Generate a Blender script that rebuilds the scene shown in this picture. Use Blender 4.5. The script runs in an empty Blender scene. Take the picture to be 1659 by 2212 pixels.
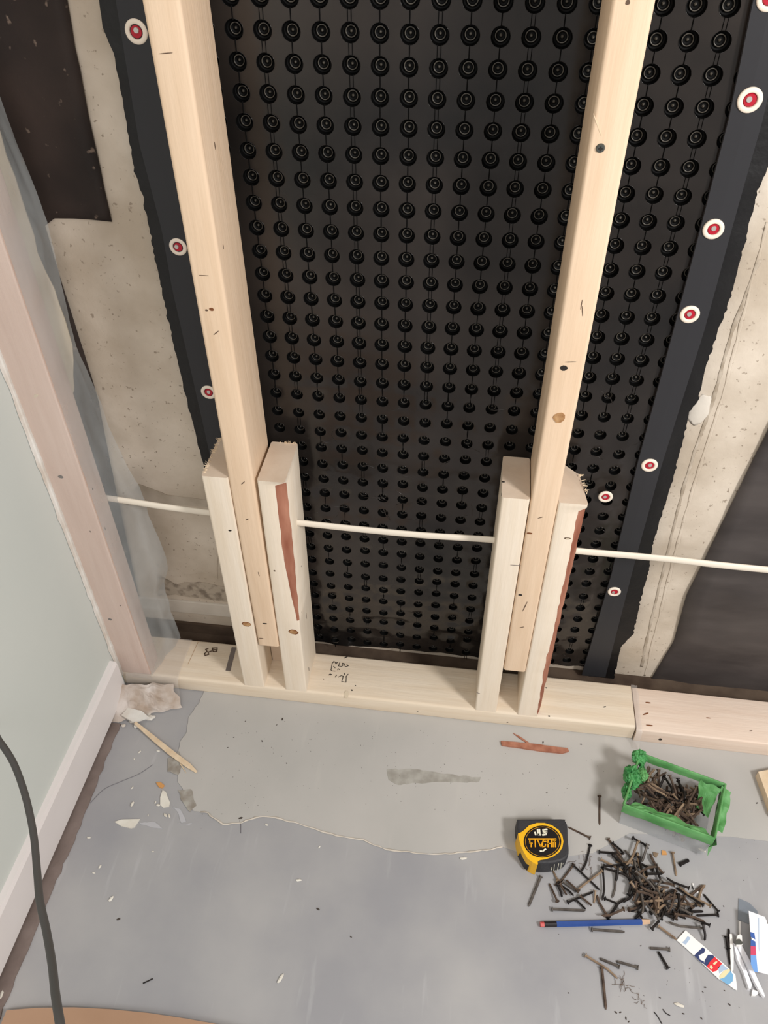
import bpy, bmesh, math, random
from mathutils import Vector, Euler, noise, Matrix
random.seed(7)
D = bpy.data
SC = bpy.context.scene
COL = SC.collection

# ------------------------------------------------------------------ camera
CAMLOC = Vector((-0.0095118, -0.80924186, 1.24959879))
CAMROT = Euler((math.radians(47.29557), math.radians(0.25), math.radians(7.41731)), 'XYZ')
FPX, PW, PH = 1717.4256, 1659.0, 2212.0
cd = D.cameras.new('camera'); cam = D.objects.new('camera', cd); COL.objects.link(cam)
cam.location = CAMLOC; cam.rotation_euler = CAMROT
cd.sensor_fit = 'VERTICAL'; cd.sensor_height = 36; cd.sensor_width = 27
cd.lens = FPX / PH * 36; cd.clip_start = .01
SC.camera = cam

# ------------------------------------------------------------------ world, lights, exposure
w = D.worlds.new('world'); SC.world = w; w.use_nodes = True
w.node_tree.nodes['Background'].inputs[0].default_value = (1.0, .965, .935, 1)
w.node_tree.nodes['Background'].inputs[1].default_value = .60

def area(name, loc, target, size, power, color):
    l = D.lights.new(name, 'AREA'); l.energy = power; l.size = size; l.color = color; l.shape = 'DISK'
    o = D.objects.new(name, l); COL.objects.link(o); o.location = loc
    o.rotation_euler = (Vector(target) - Vector(loc)).to_track_quat('-Z', 'Y').to_euler()
    return o
area('key_lamp', (1.08, -.95, 1.45), (0.1, -.05, .30), .30, 25, (1.0, .975, .955))
area('fill_lamp', (-.1, -1.9, 2.0), (-.25, 0, .5), .9, 15, (1.0, .96, .93))
SC.view_settings.view_transform = 'Standard'; SC.view_settings.look = 'None'
SC.view_settings.gamma = 1; SC.view_settings.use_curve_mapping = False
SC.view_settings.exposure = -0.2

# ------------------------------------------------------------------ helpers
CR = CAMROT.to_matrix()
def at(u, v, ax, val):
    d = CR @ Vector(((u - PW/2)/FPX, -(v - PH/2)/FPX, -1))
    return CAMLOC + d * ((val - CAMLOC[ax]) / d[ax])
def fl(u, v, z=0.0): return at(u, v, 2, z)

def srgb(r, g, b):
    f = lambda c: ((c/255)/12.92 if c/255 <= .04045 else ((c/255+.055)/1.055)**2.4)
    return (f(r), f(g), f(b), 1)

def mat(name, base, rough=.6, metal=0.0, var=None, vscale=8, stretch=(1,1,1), bump=0.0, bscale=60, spec=.5, alpha=1.0, trans=0.0, detail=6, ramp=(.35,.65), speck=None, speckscale=300, speckth=.62, ior=1.45):
    m = D.materials.new(name); m.use_nodes = True
    nt = m.node_tree; N = nt.nodes; L = nt.links
    b = N['Principled BSDF']
    b.inputs['Base Color'].default_value = base; b.inputs['Roughness'].default_value = rough
    b.inputs['Metallic'].default_value = metal; b.inputs['Specular IOR Level'].default_value = spec
    b.inputs['Alpha'].default_value = alpha; b.inputs['Transmission Weight'].default_value = trans
    b.inputs['IOR'].default_value = ior
    tc = N.new('ShaderNodeTexCoord'); mp = N.new('ShaderNodeMapping')
    mp.inputs['Scale'].default_value = stretch
    L.new(tc.outputs['Object'], mp.inputs[0])
    col = None
    if var:
        n = N.new('ShaderNodeTexNoise'); n.inputs['Scale'].default_value = vscale; n.inputs['Detail'].default_value = detail
        L.new(mp.outputs[0], n.inputs['Vector'])
        r = N.new('ShaderNodeValToRGB'); r.color_ramp.elements[0].color = base; r.color_ramp.elements[1].color = var
        r.color_ramp.elements[0].position = ramp[0]; r.color_ramp.elements[1].position = ramp[1]
        L.new(n.outputs[0], r.inputs[0]); col = r.outputs[0]
    if speck:
        n2 = N.new('ShaderNodeTexNoise'); n2.inputs['Scale'].default_value = speckscale; n2.inputs['Detail'].default_value = 3
        L.new(tc.outputs['Object'], n2.inputs['Vector'])
        r2 = N.new('ShaderNodeValToRGB'); r2.color_ramp.elements[0].position = speckth; r2.color_ramp.elements[1].position = speckth+.06
        L.new(n2.outputs[0], r2.inputs[0])
        mx = N.new('ShaderNodeMix'); mx.data_type = 'RGBA'
        L.new(r2.outputs[0], mx.inputs[0])
        if col: L.new(col, mx.inputs[6])
        else: mx.inputs[6].default_value = base
        mx.inputs[7].default_value = speck; col = mx.outputs[2]
    if col: L.new(col, b.inputs['Base Color'])
    if bump:
        n3 = N.new('ShaderNodeTexNoise'); n3.inputs['Scale'].default_value = bscale; n3.inputs['Detail'].default_value = 5
        L.new(mp.outputs[0], n3.inputs['Vector'])
        bp = N.new('ShaderNodeBump'); bp.inputs['Strength'].default_value = bump; bp.inputs['Distance'].default_value = .002
        L.new(n3.outputs[0], bp.inputs['Height']); L.new(bp.outputs[0], b.inputs['Normal'])
    m['kindless'] = 1
    return m

def mesh_obj(name, verts, faces, m, parent=None, smooth=False, mi=None):
    me = D.meshes.new(name); me.from_pydata([tuple(v) for v in verts], [], faces); me.update()
    ms = m if isinstance(m, (list, tuple)) else [m]
    for x in ms: me.materials.append(x)
    if mi:
        for p, k in zip(me.polygons, mi): p.material_index = k
    if smooth:
        for p in me.polygons: p.use_smooth = True
    o = D.objects.new(name, me); COL.objects.link(o)
    if parent: o.parent = parent
    return o
def bm_obj(name, bm, m, parent=None, smooth=False):
    me = D.meshes.new(name); bmesh.ops.recalc_face_normals(bm, faces=bm.faces[:]); bm.to_mesh(me); bm.free()
    ms = m if isinstance(m, (list, tuple)) else [m]
    for x in ms: me.materials.append(x)
    if smooth:
        for p in me.polygons: p.use_smooth = True
    o = D.objects.new(name, me); COL.objects.link(o)
    if parent: o.parent = parent
    return o
def tag(o, label=None, cat=None, group=None, kind=None):
    if label: o['label'] = label
    if cat: o['category'] = cat
    if group: o['group'] = group
    if kind: o['kind'] = kind
    return o
def empty(name, label, cat, loc=(0,0,0), group=None, rz=0):
    o = D.objects.new(name, None); COL.objects.link(o); o.location = loc; o.rotation_euler = (0,0,rz); o.empty_display_size = .01
    bpy.context.view_layer.update()
    return tag(o, label, cat, group)
def own(o, root):      # parent keeping world coordinates (root unrotated)
    o.parent = root; o.location = Vector(o.location) - Vector(root.location); return o
def box_bm(bm, a, b):
    x0,y0,z0 = a; x1,y1,z1 = b
    v = [bm.verts.new(p) for p in ((x0,y0,z0),(x1,y0,z0),(x1,y1,z0),(x0,y1,z0),(x0,y0,z1),(x1,y0,z1),(x1,y1,z1),(x0,y1,z1))]
    for f in ((0,3,2,1),(4,5,6,7),(0,1,5,4),(1,2,6,5),(2,3,7,6),(3,0,4,7)): bm.faces.new([v[i] for i in f])
    return v
def bevel(bm, r, seg=2):
    bmesh.ops.bevel(bm, geom=bm.edges[:], offset=r, segments=seg, affect='EDGES', profile=.5, clamp_overlap=True)
def prism(pts, z0, z1, bm=None):   # polygon (x,y) extruded z0..z1
    bm = bm or bmesh.new()
    lo = [bm.verts.new((p[0], p[1], z0)) for p in pts]; hi = [bm.verts.new((p[0], p[1], z1)) for p in pts]
    n = len(pts); bm.faces.new(lo[::-1]); bm.faces.new(hi)
    for i in range(n): bm.faces.new((lo[i], lo[(i+1)%n], hi[(i+1)%n], hi[i]))
    return bm
def prism_y(pts, y0, y1, bm=None):   # polygon (x,z) extruded along y
    bm = bm or bmesh.new()
    lo = [bm.verts.new((p[0], y0, p[1])) for p in pts]; hi = [bm.verts.new((p[0], y1, p[1])) for p in pts]
    n = len(pts); bm.faces.new(lo); bm.faces.new(hi[::-1])
    for i in range(n): bm.faces.new((lo[(i+1)%n], lo[i], hi[i], hi[(i+1)%n]))
    return bm
def tri(bm):
    bm.normal_update(); bmesh.ops.triangulate(bm, faces=bm.faces[:]); return bm
def tube_bm(bm, path, r, n=8, flat=None, cap=True):
    rings = []; P = [Vector(p) for p in path]; m = len(P)
    rr = r if isinstance(r, (list, tuple)) else [r]*m
    up0 = Vector((0,0,1))
    for i, p in enumerate(P):
        t = (P[min(i+1,m-1)] - P[max(i-1,0)]).normalized()
        if abs(t.dot(up0)) > .97: up = Vector((0,1,0))
        else: up = up0
        a = t.cross(up).normalized(); b = t.cross(a).normalized()
        fx, fy = flat if flat else (1,1)
        rings.append([bm.verts.new(p + a*math.cos(2*math.pi*k/n)*rr[i]*fx + b*math.sin(2*math.pi*k/n)*rr[i]*fy) for k in range(n)])
    for i in range(m-1):
        for k in range(n): bm.faces.new((rings[i][k], rings[i][(k+1)%n], rings[i+1][(k+1)%n], rings[i+1][k]))
    if cap: bm.faces.new(rings[0][::-1]); bm.faces.new(rings[-1])
    return bm
def spline(pts, n=8):
    P = [Vector(p) for p in pts]; out = []
    for i in range(len(P)-1):
        p0, p1, p2, p3 = P[max(i-1,0)], P[i], P[i+1], P[min(i+2,len(P)-1)]
        for k in range(n):
            t = k/n
            out.append(.5*((2*p1) + (p2-p0)*t + (2*p0-5*p1+4*p2-p3)*t*t + (3*p1-p0-3*p2+p3)*t**3))
    out.append(P[-1]); return out
def rough_poly(pts, step, amp, seed=0, closed=True):
    out = []; n = len(pts)
    for i in range(n if closed else n-1):
        a = Vector(pts[i][:2]); b = Vector(pts[(i+1)%n][:2]); L = (b-a).length; k = max(1, int(L/step))
        nrm = Vector((-(b-a).y, (b-a).x)).normalized()
        for j in range(k):
            p = a.lerp(b, j/k)
            s = noise.noise(Vector((p.x*70+seed, p.y*70, seed*3.1)))*amp + noise.noise(Vector((p.x*300+seed, p.y*300, 5)))*amp*.5
            out.append(p + nrm*s)
    if not closed: out.append(Vector(pts[-1][:2]))
    return out

# ------------------------------------------------------------------ materials
M = {}
def wood(name, a, b, rough=.62, stretch=(14,14,1.2)):
    M[name] = mat(name, srgb(*a), rough, var=srgb(*b), vscale=5, stretch=stretch, bump=.25, bscale=18, spec=.3, ramp=(.3,.75), detail=8)
wood('king_wood', (222,194,164), (234,208,180))
wood('jack_wood', (230,214,192), (239,226,208))
wood('corner_wood', (214,186,170), (228,204,190))
wood('end_grain', (206,184,162), (222,204,184), stretch=(4,4,4))
wood('plate_wood', (222,204,180), (233,219,199), stretch=(1.2,14,14))
wood('plate_pink', (222,200,182), (232,214,198), stretch=(1.2,14,14))
wood('sliver_wood', (214,190,158), (230,210,182))
wood('bark', (140,84,64), (190,136,112), stretch=(10,10,2), rough=.8)
M['knot'] = mat('knot', srgb(190,150,105), .6, var=srgb(150,105,65), vscale=120)
M['knot_edge'] = mat('knot_edge', srgb(120,72,40), .7)
M['black_mark'] = mat('black_mark', srgb(40,34,30), .8)
M['brown_mark'] = mat('brown_mark', srgb(98,78,62), .8)
M['grey_mark'] = mat('grey_mark', srgb(120,110,104), .8)
M['concrete'] = mat('concrete', srgb(186,172,154), .9, var=srgb(214,202,186), vscale=9, bump=.8, bscale=45, spec=.2, speck=srgb(156,142,126), speckscale=150, speckth=.66)
M['concrete_light'] = mat('concrete_light', srgb(196,187,174), .9, var=srgb(214,206,194), vscale=12, bump=.5, bscale=40, spec=.2)
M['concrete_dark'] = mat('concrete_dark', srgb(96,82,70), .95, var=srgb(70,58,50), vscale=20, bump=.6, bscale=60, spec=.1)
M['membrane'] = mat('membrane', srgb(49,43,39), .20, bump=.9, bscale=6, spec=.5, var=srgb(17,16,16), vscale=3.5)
M['ring'] = mat('ring', srgb(74,69,61), .35, spec=.5)  # same plastic as the sheet, lightened: highlight painted on dimple rings and nubs
M['cup'] = mat('cup', srgb(6,6,6), .6, spec=.12)  # same plastic, near-black: recess shade painted into the cups; ribs share it
M['strap'] = mat('strap', srgb(46,46,49), .42, bump=.15, bscale=14, spec=.4)
M['flange'] = mat('flange', srgb(18,17,18), .45, bump=.9, bscale=40, spec=.5)
M['tar_paper'] = mat('tar_paper', srgb(38,31,28), .6, var=srgb(58,47,42), vscale=7, bump=.9, bscale=22, spec=.35, speck=srgb(120,104,92), speckscale=60, speckth=.65)
M['tar_sheet'] = mat('tar_sheet', srgb(58,53,52), .42, var=srgb(78,72,70), vscale=6, stretch=(1,1,3), bump=.7, bscale=9, spec=.45)
M['drywall'] = mat('drywall', srgb(200,205,200), .75, var=srgb(205,209,204), vscale=3, bump=.05, bscale=200, spec=.25)
M['white_paint'] = mat('white_paint', srgb(222,216,214), .45, var=srgb(228,223,221), vscale=5, spec=.35)
M['gypsum'] = mat('gypsum', srgb(226,224,218), .85, var=srgb(205,196,184), vscale=30, bump=.6, bscale=80)
M['cream'] = mat('cream', srgb(222,208,182), .8, var=srgb(206,190,166), vscale=10)
M['strip_brown'] = mat('strip_brown', srgb(140,126,120), .85, var=srgb(116,102,96), vscale=14, bump=.6, bscale=60)
M['cable_white'] = mat('cable_white', srgb(232,222,206), .5, spec=.4)
M['cord_black'] = mat('cord_black', srgb(78,76,74), .5, spec=.4, bump=.1)
M['wire_red'] = mat('wire_red', srgb(176,22,44), .4, spec=.5)
M['washer_white'] = mat('washer_white', srgb(238,226,210), .4, spec=.5)
M['steel'] = mat('steel', srgb(205,200,195), .35, metal=.6)
M['screw'] = mat('screw', srgb(90,92,88), .45, metal=.6)
M['chip_white'] = mat('chip_white', srgb(225,222,212), .8, var=srgb(208,202,190), vscale=40)
M['orange_chip'] = mat('orange_chip', srgb(205,150,90), .8)
M['dirt'] = mat('dirt', srgb(70,62,56), .9)
M['tan_board'] = mat('tan_board', srgb(182,148,122), .6, var=srgb(160,126,100), vscale=3, bump=.1)
M['nail_rust'] = mat('nail_rust', srgb(104,86,72), .65, metal=.35, var=srgb(72,58,50), vscale=90, bump=.4, bscale=300)
M['nail_dark'] = mat('nail_dark', srgb(52,47,45), .5, metal=.6, var=srgb(32,29,29), vscale=90)
M['nail_tan'] = mat('nail_tan', srgb(158,136,112), .6, metal=.2, var=srgb(118,98,80), vscale=70)
M['nail_grey'] = mat('nail_grey', srgb(112,106,100), .5, metal=.5, var=srgb(84,78,74), vscale=80)
M['green_tape'] = mat('green_tape', srgb(82,142,80), .55, var=srgb(110,168,106), vscale=30, bump=.5, bscale=60, spec=.35)
M['green_dark'] = mat('green_dark', srgb(44,116,58), .5, var=srgb(84,160,92), vscale=70, bump=1.0, bscale=140)
M['tape_black'] = mat('tape_black', srgb(52,52,55), .55, bump=.3, bscale=300, spec=.4)
M['tape_yellow'] = mat('tape_yellow', srgb(242,188,30), .4, spec=.5, var=srgb(236,178,24), vscale=40)
M['label_black'] = mat('label_black', srgb(22,18,20), .25, spec=.5)
M['print_yellow'] = mat('print_yellow', srgb(232,164,20), .4)
M['print_white'] = mat('print_white', srgb(236,232,210), .4)
M['pencil_blue'] = mat('pencil_blue', srgb(42,72,138), .35, spec=.5, var=srgb(50,84,152), vscale=20)
M['pencil_black'] = mat('pencil_black', srgb(30,26,28), .4)
M['eraser'] = mat('eraser', srgb(214,130,126), .7, var=srgb(190,60,60), vscale=80)
M['raw_wood'] = mat('raw_wood', srgb(206,172,142), .7)
M['paper'] = mat('paper', srgb(240,238,236), .5)
M['card_white'] = mat('card_white', srgb(246,246,250), .4)
M['navy'] = mat('navy', srgb(44,58,104), .5)
M['mid_blue'] = mat('mid_blue', srgb(60,96,168), .5)
M['light_blue'] = mat('light_blue', srgb(118,172,212), .5)
M['sky_blue'] = mat('sky_blue', srgb(112,160,224), .5)
M['red'] = mat('red', srgb(222,44,52), .5)
M['pink_red'] = mat('pink_red', srgb(206,70,104), .5)
M['cream_ink'] = mat('cream_ink', srgb(226,216,172), .6)
M['pale_blue'] = mat('pale_blue', srgb(170,190,214), .6)

def clear(name, col, a, rough=.15):
    m = D.materials.new(name); m.use_nodes = True; nt = m.node_tree; N = nt.nodes; L = nt.links
    b = N['Principled BSDF']; b.inputs['Base Color'].default_value = col; b.inputs['Roughness'].default_value = rough
    tr = N.new('ShaderNodeBsdfTransparent'); mx = N.new('ShaderNodeMixShader'); mx.inputs[0].default_value = a
    L.new(tr.outputs[0], mx.inputs[1]); L.new(b.outputs[0], mx.inputs[2])
    L.new(mx.outputs[0], N['Material Output'].inputs[0]); M[name] = m
    return m, N, L, mx
clear('clear_plastic', srgb(215,218,220), .30, .1)
clear('grey_translucent', srgb(140,150,162), .55, .1)
mm, N, L, mx = clear('poly_film', srgb(186,190,190), .50, .3)
tc = N.new('ShaderNodeTexCoord'); nz = N.new('ShaderNodeTexNoise'); nz.inputs['Scale'].default_value = 9; nz.inputs['Detail'].default_value = 4
L.new(tc.outputs['Object'], nz.inputs['Vector'])
mr = N.new('ShaderNodeMapRange'); mr.inputs[3].default_value = .22; mr.inputs[4].default_value = .58
L.new(nz.outputs[0], mr.inputs[0]); L.new(mr.outputs[0], mx.inputs[0])
clear('poly_thin', srgb(214,206,200), .30, .35)

# painted floor: grey paint with pale scuffs, and fine bump
def floor_mat(name, a, b, c, sc_strength, rough):
    m = mat(name, srgb(*a), rough, bump=.12, bscale=35, spec=.4)
    N = m.node_tree.nodes; L = m.node_tree.links; bs = N['Principled BSDF']
    tc = N.new('ShaderNodeTexCoord')
    n1 = N.new('ShaderNodeTexNoise'); n1.inputs['Scale'].default_value = 4.5; n1.inputs['Detail'].default_value = 7
    L.new(tc.outputs['Object'], n1.inputs['Vector'])
    r1 = N.new('ShaderNodeValToRGB'); r1.color_ramp.elements[0].color = srgb(*a); r1.color_ramp.elements[1].color = srgb(*b)
    r1.color_ramp.elements[0].position = .35; r1.color_ramp.elements[1].position = .65
    L.new(n1.outputs[0], r1.inputs[0])
    mp = N.new('ShaderNodeMapping'); mp.inputs['Rotation'].default_value = (0,0,.5); mp.inputs['Scale'].default_value = (30,4,1)
    L.new(tc.outputs['Object'], mp.inputs[0])
    n2 = N.new('ShaderNodeTexNoise'); n2.inputs['Scale'].default_value = 1.6; n2.inputs['Detail'].default_value = 5
    L.new(mp.outputs[0], n2.inputs['Vector'])
    r2 = N.new('ShaderNodeValToRGB'); r2.color_ramp.elements[0].position = .62; r2.color_ramp.elements[1].position = .78
    r2.color_ramp.elements[1].color = (sc_strength,)*3 + (1,)
    L.new(n2.outputs[0], r2.inputs[0])
    mx = N.new('ShaderNodeMix'); mx.data_type = 'RGBA'
    L.new(r2.outputs[0], mx.inputs[0]); L.new(r1.outputs[0], mx.inputs[6]); mx.inputs[7].default_value = srgb(*c)
    L.new(mx.outputs[2], bs.inputs['Base Color'])
    M[name] = m
floor_mat('floor_paint', (152,152,156), (172,171,171), (192,192,194), .45, .38)
floor_mat('skim', (176,174,170), (186,183,179), (196,193,186), .3, .8)

# ------------------------------------------------------------------ structure
def slab(name, a, b, m, bev=0, kind='structure', parent=None):
    bm = bmesh.new(); box_bm(bm, a, b)
    if bev: bevel(bm, bev)
    o = bm_obj(name, bm, m, parent)
    if not parent: o['kind'] = kind
    return o
floor = slab('floor', (-.72, -2.2, -.08), (1.6, .30, 0), M['floor_paint'])
WX = -.611
wl = slab('wall_left', (WX-.0125, -2.2, .0), (WX, .002, 2.4), M['drywall'])
# torn white edge of the board
bm = bmesh.new(); z = .0
pts = []
for i in range(150):
    zz = .03 + i*.0145
    a_ = .0022 + .0018*noise.noise(Vector((0, 0, zz*22))) + (.004*max(0, noise.noise(Vector((3, 0, zz*40)))) if zz < .55 else 0)
    pts.append((WX - .001, -.0015 + 0*zz, zz, a_))
lo = [bm.verts.new((WX-.012, -.001, p[2])) for p in pts]
md = [bm.verts.new((WX+.0012, -.003-p[3]*.5, p[2])) for p in pts]
hi = [bm.verts.new((WX+.0008, -.006-p[3]*1.6, p[2])) for p in pts]
bk = [bm.verts.new((WX+.0022+p[3]*.7, .0005, p[2])) for p in pts]
for i in range(len(pts)-1):
    bm.faces.new((lo[i], bk[i], bk[i+1], lo[i+1])); bm.faces.new((bk[i], md[i], md[i+1], bk[i+1])); bm.faces.new((md[i], hi[i], hi[i+1], md[i+1]))
own(bm_obj('torn_paper_edge', bm, M['gypsum']), wl)

bb = bmesh.new(); prof = [(WX, .014), (WX+.012, .014), (WX+.012, .088), (WX+.009, .094), (WX, .095)]
v0 = [bb.verts.new((p[0], -2.2, p[1])) for p in prof]; v1 = [bb.verts.new((p[0], -.018, p[1])) for p in prof]
bb.faces.new(v0); bb.faces.new(v1[::-1])
for i in range(5): bb.faces.new((v0[(i+1)%5], v0[i], v1[i], v1[(i+1)%5]))
o = bm_obj('baseboard_left', bb, M['white_paint']); o['kind'] = 'structure'
# old adhesive strip on the floor by the baseboard
pl_ = [(WX, -.06), (WX, -2.0)]
edge = rough_poly([(WX+.031, -2.0), (WX+.030, -.60), (WX+.029, -.40), (WX+.027, -.2), (WX+.024, -.085)], .012, .004, 4, closed=False)
bm = prism([(WX-.0, -.085), (WX-.0, -2.0)] + [(p.x, p.y) for p in edge], 0.0, .0025); tri(bm)
o = bm_obj('trim_1', bm, M['strip_brown']); o['kind'] = 'structure'; tag(o, 'grey-brown dried adhesive strip on the floor along the baseboard')

# foundation wall with ledges and form seam
YC = .137
M['form_line'] = mat('form_line', srgb(158,144,126), .95, var=srgb(190,178,162), vscale=50)
fw = slab('wall_back', (-.95, YC, -.02), (1.6, YC+.12, 2.4), M['concrete'])
def shell_y(name, pts, y, amp, m, parent, th=.002):   # ragged flat patch on the wall
    q = rough_poly([(p.x, p.z) for p in pts], .012, amp, len(name) % 7)
    bm = prism_y([(p.x, p.y) for p in q], y-th, y); tri(bm)
    return own(bm_obj(name, bm, m), parent)
Yp = lambda pts, y: [at(u, v, 1, y) for u, v in pts]
# left: sooty ledge and bulge lines at the base
bm = bmesh.new(); box_bm(bm, (-.70, YC-.004, .060), (-.42, YC+.002, .095)); bevel(bm, .002); own(bm_obj('ledge', bm, M['concrete_light']), fw)
shell_y('soot_stain', Yp([(340,1240),(380,1262),(430,1255),(500,1272),(500,1300),(440,1292),(380,1285),(345,1288)], YC), YC, .004, mat('soot', srgb(180,167,150), .95, var=srgb(132,120,106), vscale=60, ramp=(.45,.62)), fw, .001)
bm = bmesh.new(); box_bm(bm, (-.70, YC-.006, .0), (-.30, YC+.002, .03)); own(bm_obj('base_gap', bm, M['concrete_dark']), fw)
shell_y('trowel_patch', Yp([(330,1095),(395,1103),(470,1110),(470,1250),(440,1235),(360,1245),(345,1180)], YC), YC, .002, M['concrete'], fw, .0015)
shell_y('trowel_patch', Yp([(300,1045),(360,1068),(450,1080),(455,1095),(330,1088),(290,1060)], YC), YC, .001, M['concrete_dark'], fw, .0008).data.materials[0] = mat('concrete_stain', srgb(170,157,140), .9, var=srgb(190,178,162), vscale=30)
# right: vertical form ridges
for pts in ([(1640,560),(1580,720),(1545,850),(1490,1010),(1445,1180),(1400,1370),(1385,1440)], [(1659,480),(1600,700),(1560,860),(1505,1030),(1460,1190),(1412,1380),(1393,1460)]):
    bm = bmesh.new(); P = [p + Vector((.0012*noise.noise(p*30), 0, 0)) for p in spline(Yp(pts, YC-.0003), 10)]
    tube_bm(bm, P, [.0022 + .002*noise.noise(p*60) for p in P], 8, flat=(1, .2)); own(bm_obj('form_ridge', bm, M['form_line'] if pts[0][1] == 560 else M['concrete'], smooth=True), fw)
bm = bmesh.new(); c = at(1512, 885, 1, YC)
bmesh.ops.create_icosphere(bm, subdivisions=3, radius=1)
for v in bm.verts:
    n_ = 1 + .3*noise.noise(v.co*1.8); v.co = Vector((v.co.x*.015*n_, v.co.y*.0022, v.co.z*.024*n_)) + c
own(bm_obj('concrete_lump', bm, M['concrete_light'], smooth=True), fw)
# rubble line along the base
bm = bmesh.new()
for i in range(260):
    x = random.uniform(-.28, .36); s = random.uniform(.0008, .0022)
    y = random.uniform(.094, .118); 
    r = bmesh.ops.create_icosphere(bm, subdivisions=1, radius=s)
    for v in r['verts']: v.co = Vector((v.co.x*1.6, v.co.y, v.co.z*.6)) + Vector((x, y, s*.4))
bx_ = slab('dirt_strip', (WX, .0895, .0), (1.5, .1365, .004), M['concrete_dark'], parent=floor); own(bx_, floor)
o = bm_obj('grit', bm, M['concrete_dark']); o['kind'] = 'stuff'; o.parent = fw

# skim-coat patch on the floor
edge = [(440,1496),(430,1520),(408,1548),(405,1580),(388,1605),(383,1650),(386,1690),(402,1722),(418,1752),(450,1757),(482,1782),(522,1778),(560,1764),(610,1770),(665,1788),(725,1806),(785,1815),(835,1836),(892,1844),(962,1846),(1042,1838),(1085,1830)]
P = [fl(u, v) for u, v in edge] 
q = rough_poly([(p.x, p.y) for p in P], .006, .0022, 2, closed=False)
q += [Vector(p) for p in ((.16,-.235),(.24,-.215),(.30,-.175),(.46,-.16),(1.2,-.16),(1.2,.02),(-.46,.02))]
bm = prism([(p.x, p.y) for p in q], .0, .0014); tri(bm)
sk = bm_obj('skim_patch', bm, M['skim']); own(sk, floor)
bm = bmesh.new(); q2 = [Vector((p.x, p.y, .0016)) for p in q[:len(q)-7]]
tube_bm(bm, q2[40:], [.0012 + .0009*noise.noise(p*150) for p in q2[40:]], 5)
o = own(bm_obj('raised_skim_edge', bm, M['concrete_light'], smooth=True), floor)
# darker moist smears in the skim coat
for pts in ([(835,1662),(900,1664),(960,1672),(1040,1680),(1035,1690),(950,1690),(860,1698),(840,1685)],
            [(362,1640),(385,1625),(398,1650),(385,1675),(362,1668)], [(385,1708),(412,1706),(424,1740),(410,1755),(392,1730)]):
    P = [fl(u, v) for u, v in pts]; q = rough_poly([(p.x, p.y) for p in P], .005, .003, 9)
    bm = prism([(p.x, p.y) for p in q], .001, .0017); tri(bm)
    own(bm_obj('smear', bm, mat('smear', srgb(150,146,138) if pts[0][0] > 600 else srgb(140,132,122), .9, var=srgb(172,169,162), vscale=60)), floor)
# plaster dust smeared on the floor
for pts in ([(300,1778),(330,1775),(352,1790),(320,1786)], [(372,1742),(390,1748),(402,1775),(392,1778),(384,1756)], [(383,1779),(415,1778),(408,1783)],
            [(600,1526),(604,1526),(604,1529)]):
    P = [fl(u, v) for u, v in pts]; q = rough_poly([(p.x, p.y) for p in P], .004, .002, 5)
    bm = prism([(p.x, p.y) for p in q], 0, .0008); tri(bm); own(bm_obj('dust_smear', bm, mat('dust', srgb(180,180,184), .9)), floor)
# hairline cracks in the floor paint
for pts in ([(1180/1,0)],)[:0]: pass
for pts in ([(195,1735),(225,1705),(262,1688),(300,1672),(330,1652)], [(520,1772),(520,1800)], [(592,1636),(622,1617)]):
    P = spline([fl(u, v, .0004) for u, v in pts], 6)
    bm = bmesh.new(); tube_bm(bm, P, .0006, 4); own(bm_obj('crack', bm, mat('crack', srgb(118,116,120), .9)), floor)

# torn paper/plaster corner at the floor
corner = empty('plaster_rubble', 'crumpled torn plaster and paper heap at the foot of the corner stud', 'rubble', fl(290, 1510))
bm = bmesh.new(); cols, rows = 22, 14
quad = [fl(262,1478,.035), fl(372,1478,.03), fl(395,1530,.001), fl(240,1562,.002)]
g = []
for j in range(rows+1):
    for i in range(cols+1):
        s, t = i/cols, j/rows
        p = (quad[0]*(1-s)+quad[1]*s)*(1-t) + (quad[3]*(1-s)+quad[2]*s)*t
        k = math.sin(math.pi*s)*math.sin(math.pi*t)**.5
        p += Vector((.006*noise.noise(p*60), .006*noise.noise(p*60+Vector((5,5,5))), abs(.014*noise.noise(p*55+Vector((9,1,2))))*k + .0015))
        g.append(bm.verts.new(p))
for j in range(rows):
    for i in range(cols):
        a = j*(cols+1)+i; bm.faces.new((g[a], g[a+1], g[a+cols+2], g[a+cols+1]))
own(bm_obj('torn_paper', bm, mat('torn_paper', srgb(206,197,190), .85, var=srgb(168,150,134), vscale=25, bump=.6, bscale=90)), corner)
for k in range(14):
    p = fl(random.uniform(245, 330), random.uniform(1520, 1575)); bm = bmesh.new()
    bmesh.ops.create_icosphere(bm, subdivisions=1, radius=random.uniform(.003, .007))
    for v in bm.verts: v.co = Vector((v.co.x*1.4, v.co.y, v.co.z*.5 + .003)) + p + Vector((0,0,0)) + .002*Vector((random.random(), random.random(), 0))
    own(bm_obj('plaster_crumb', bm, M['gypsum']), corner)

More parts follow.
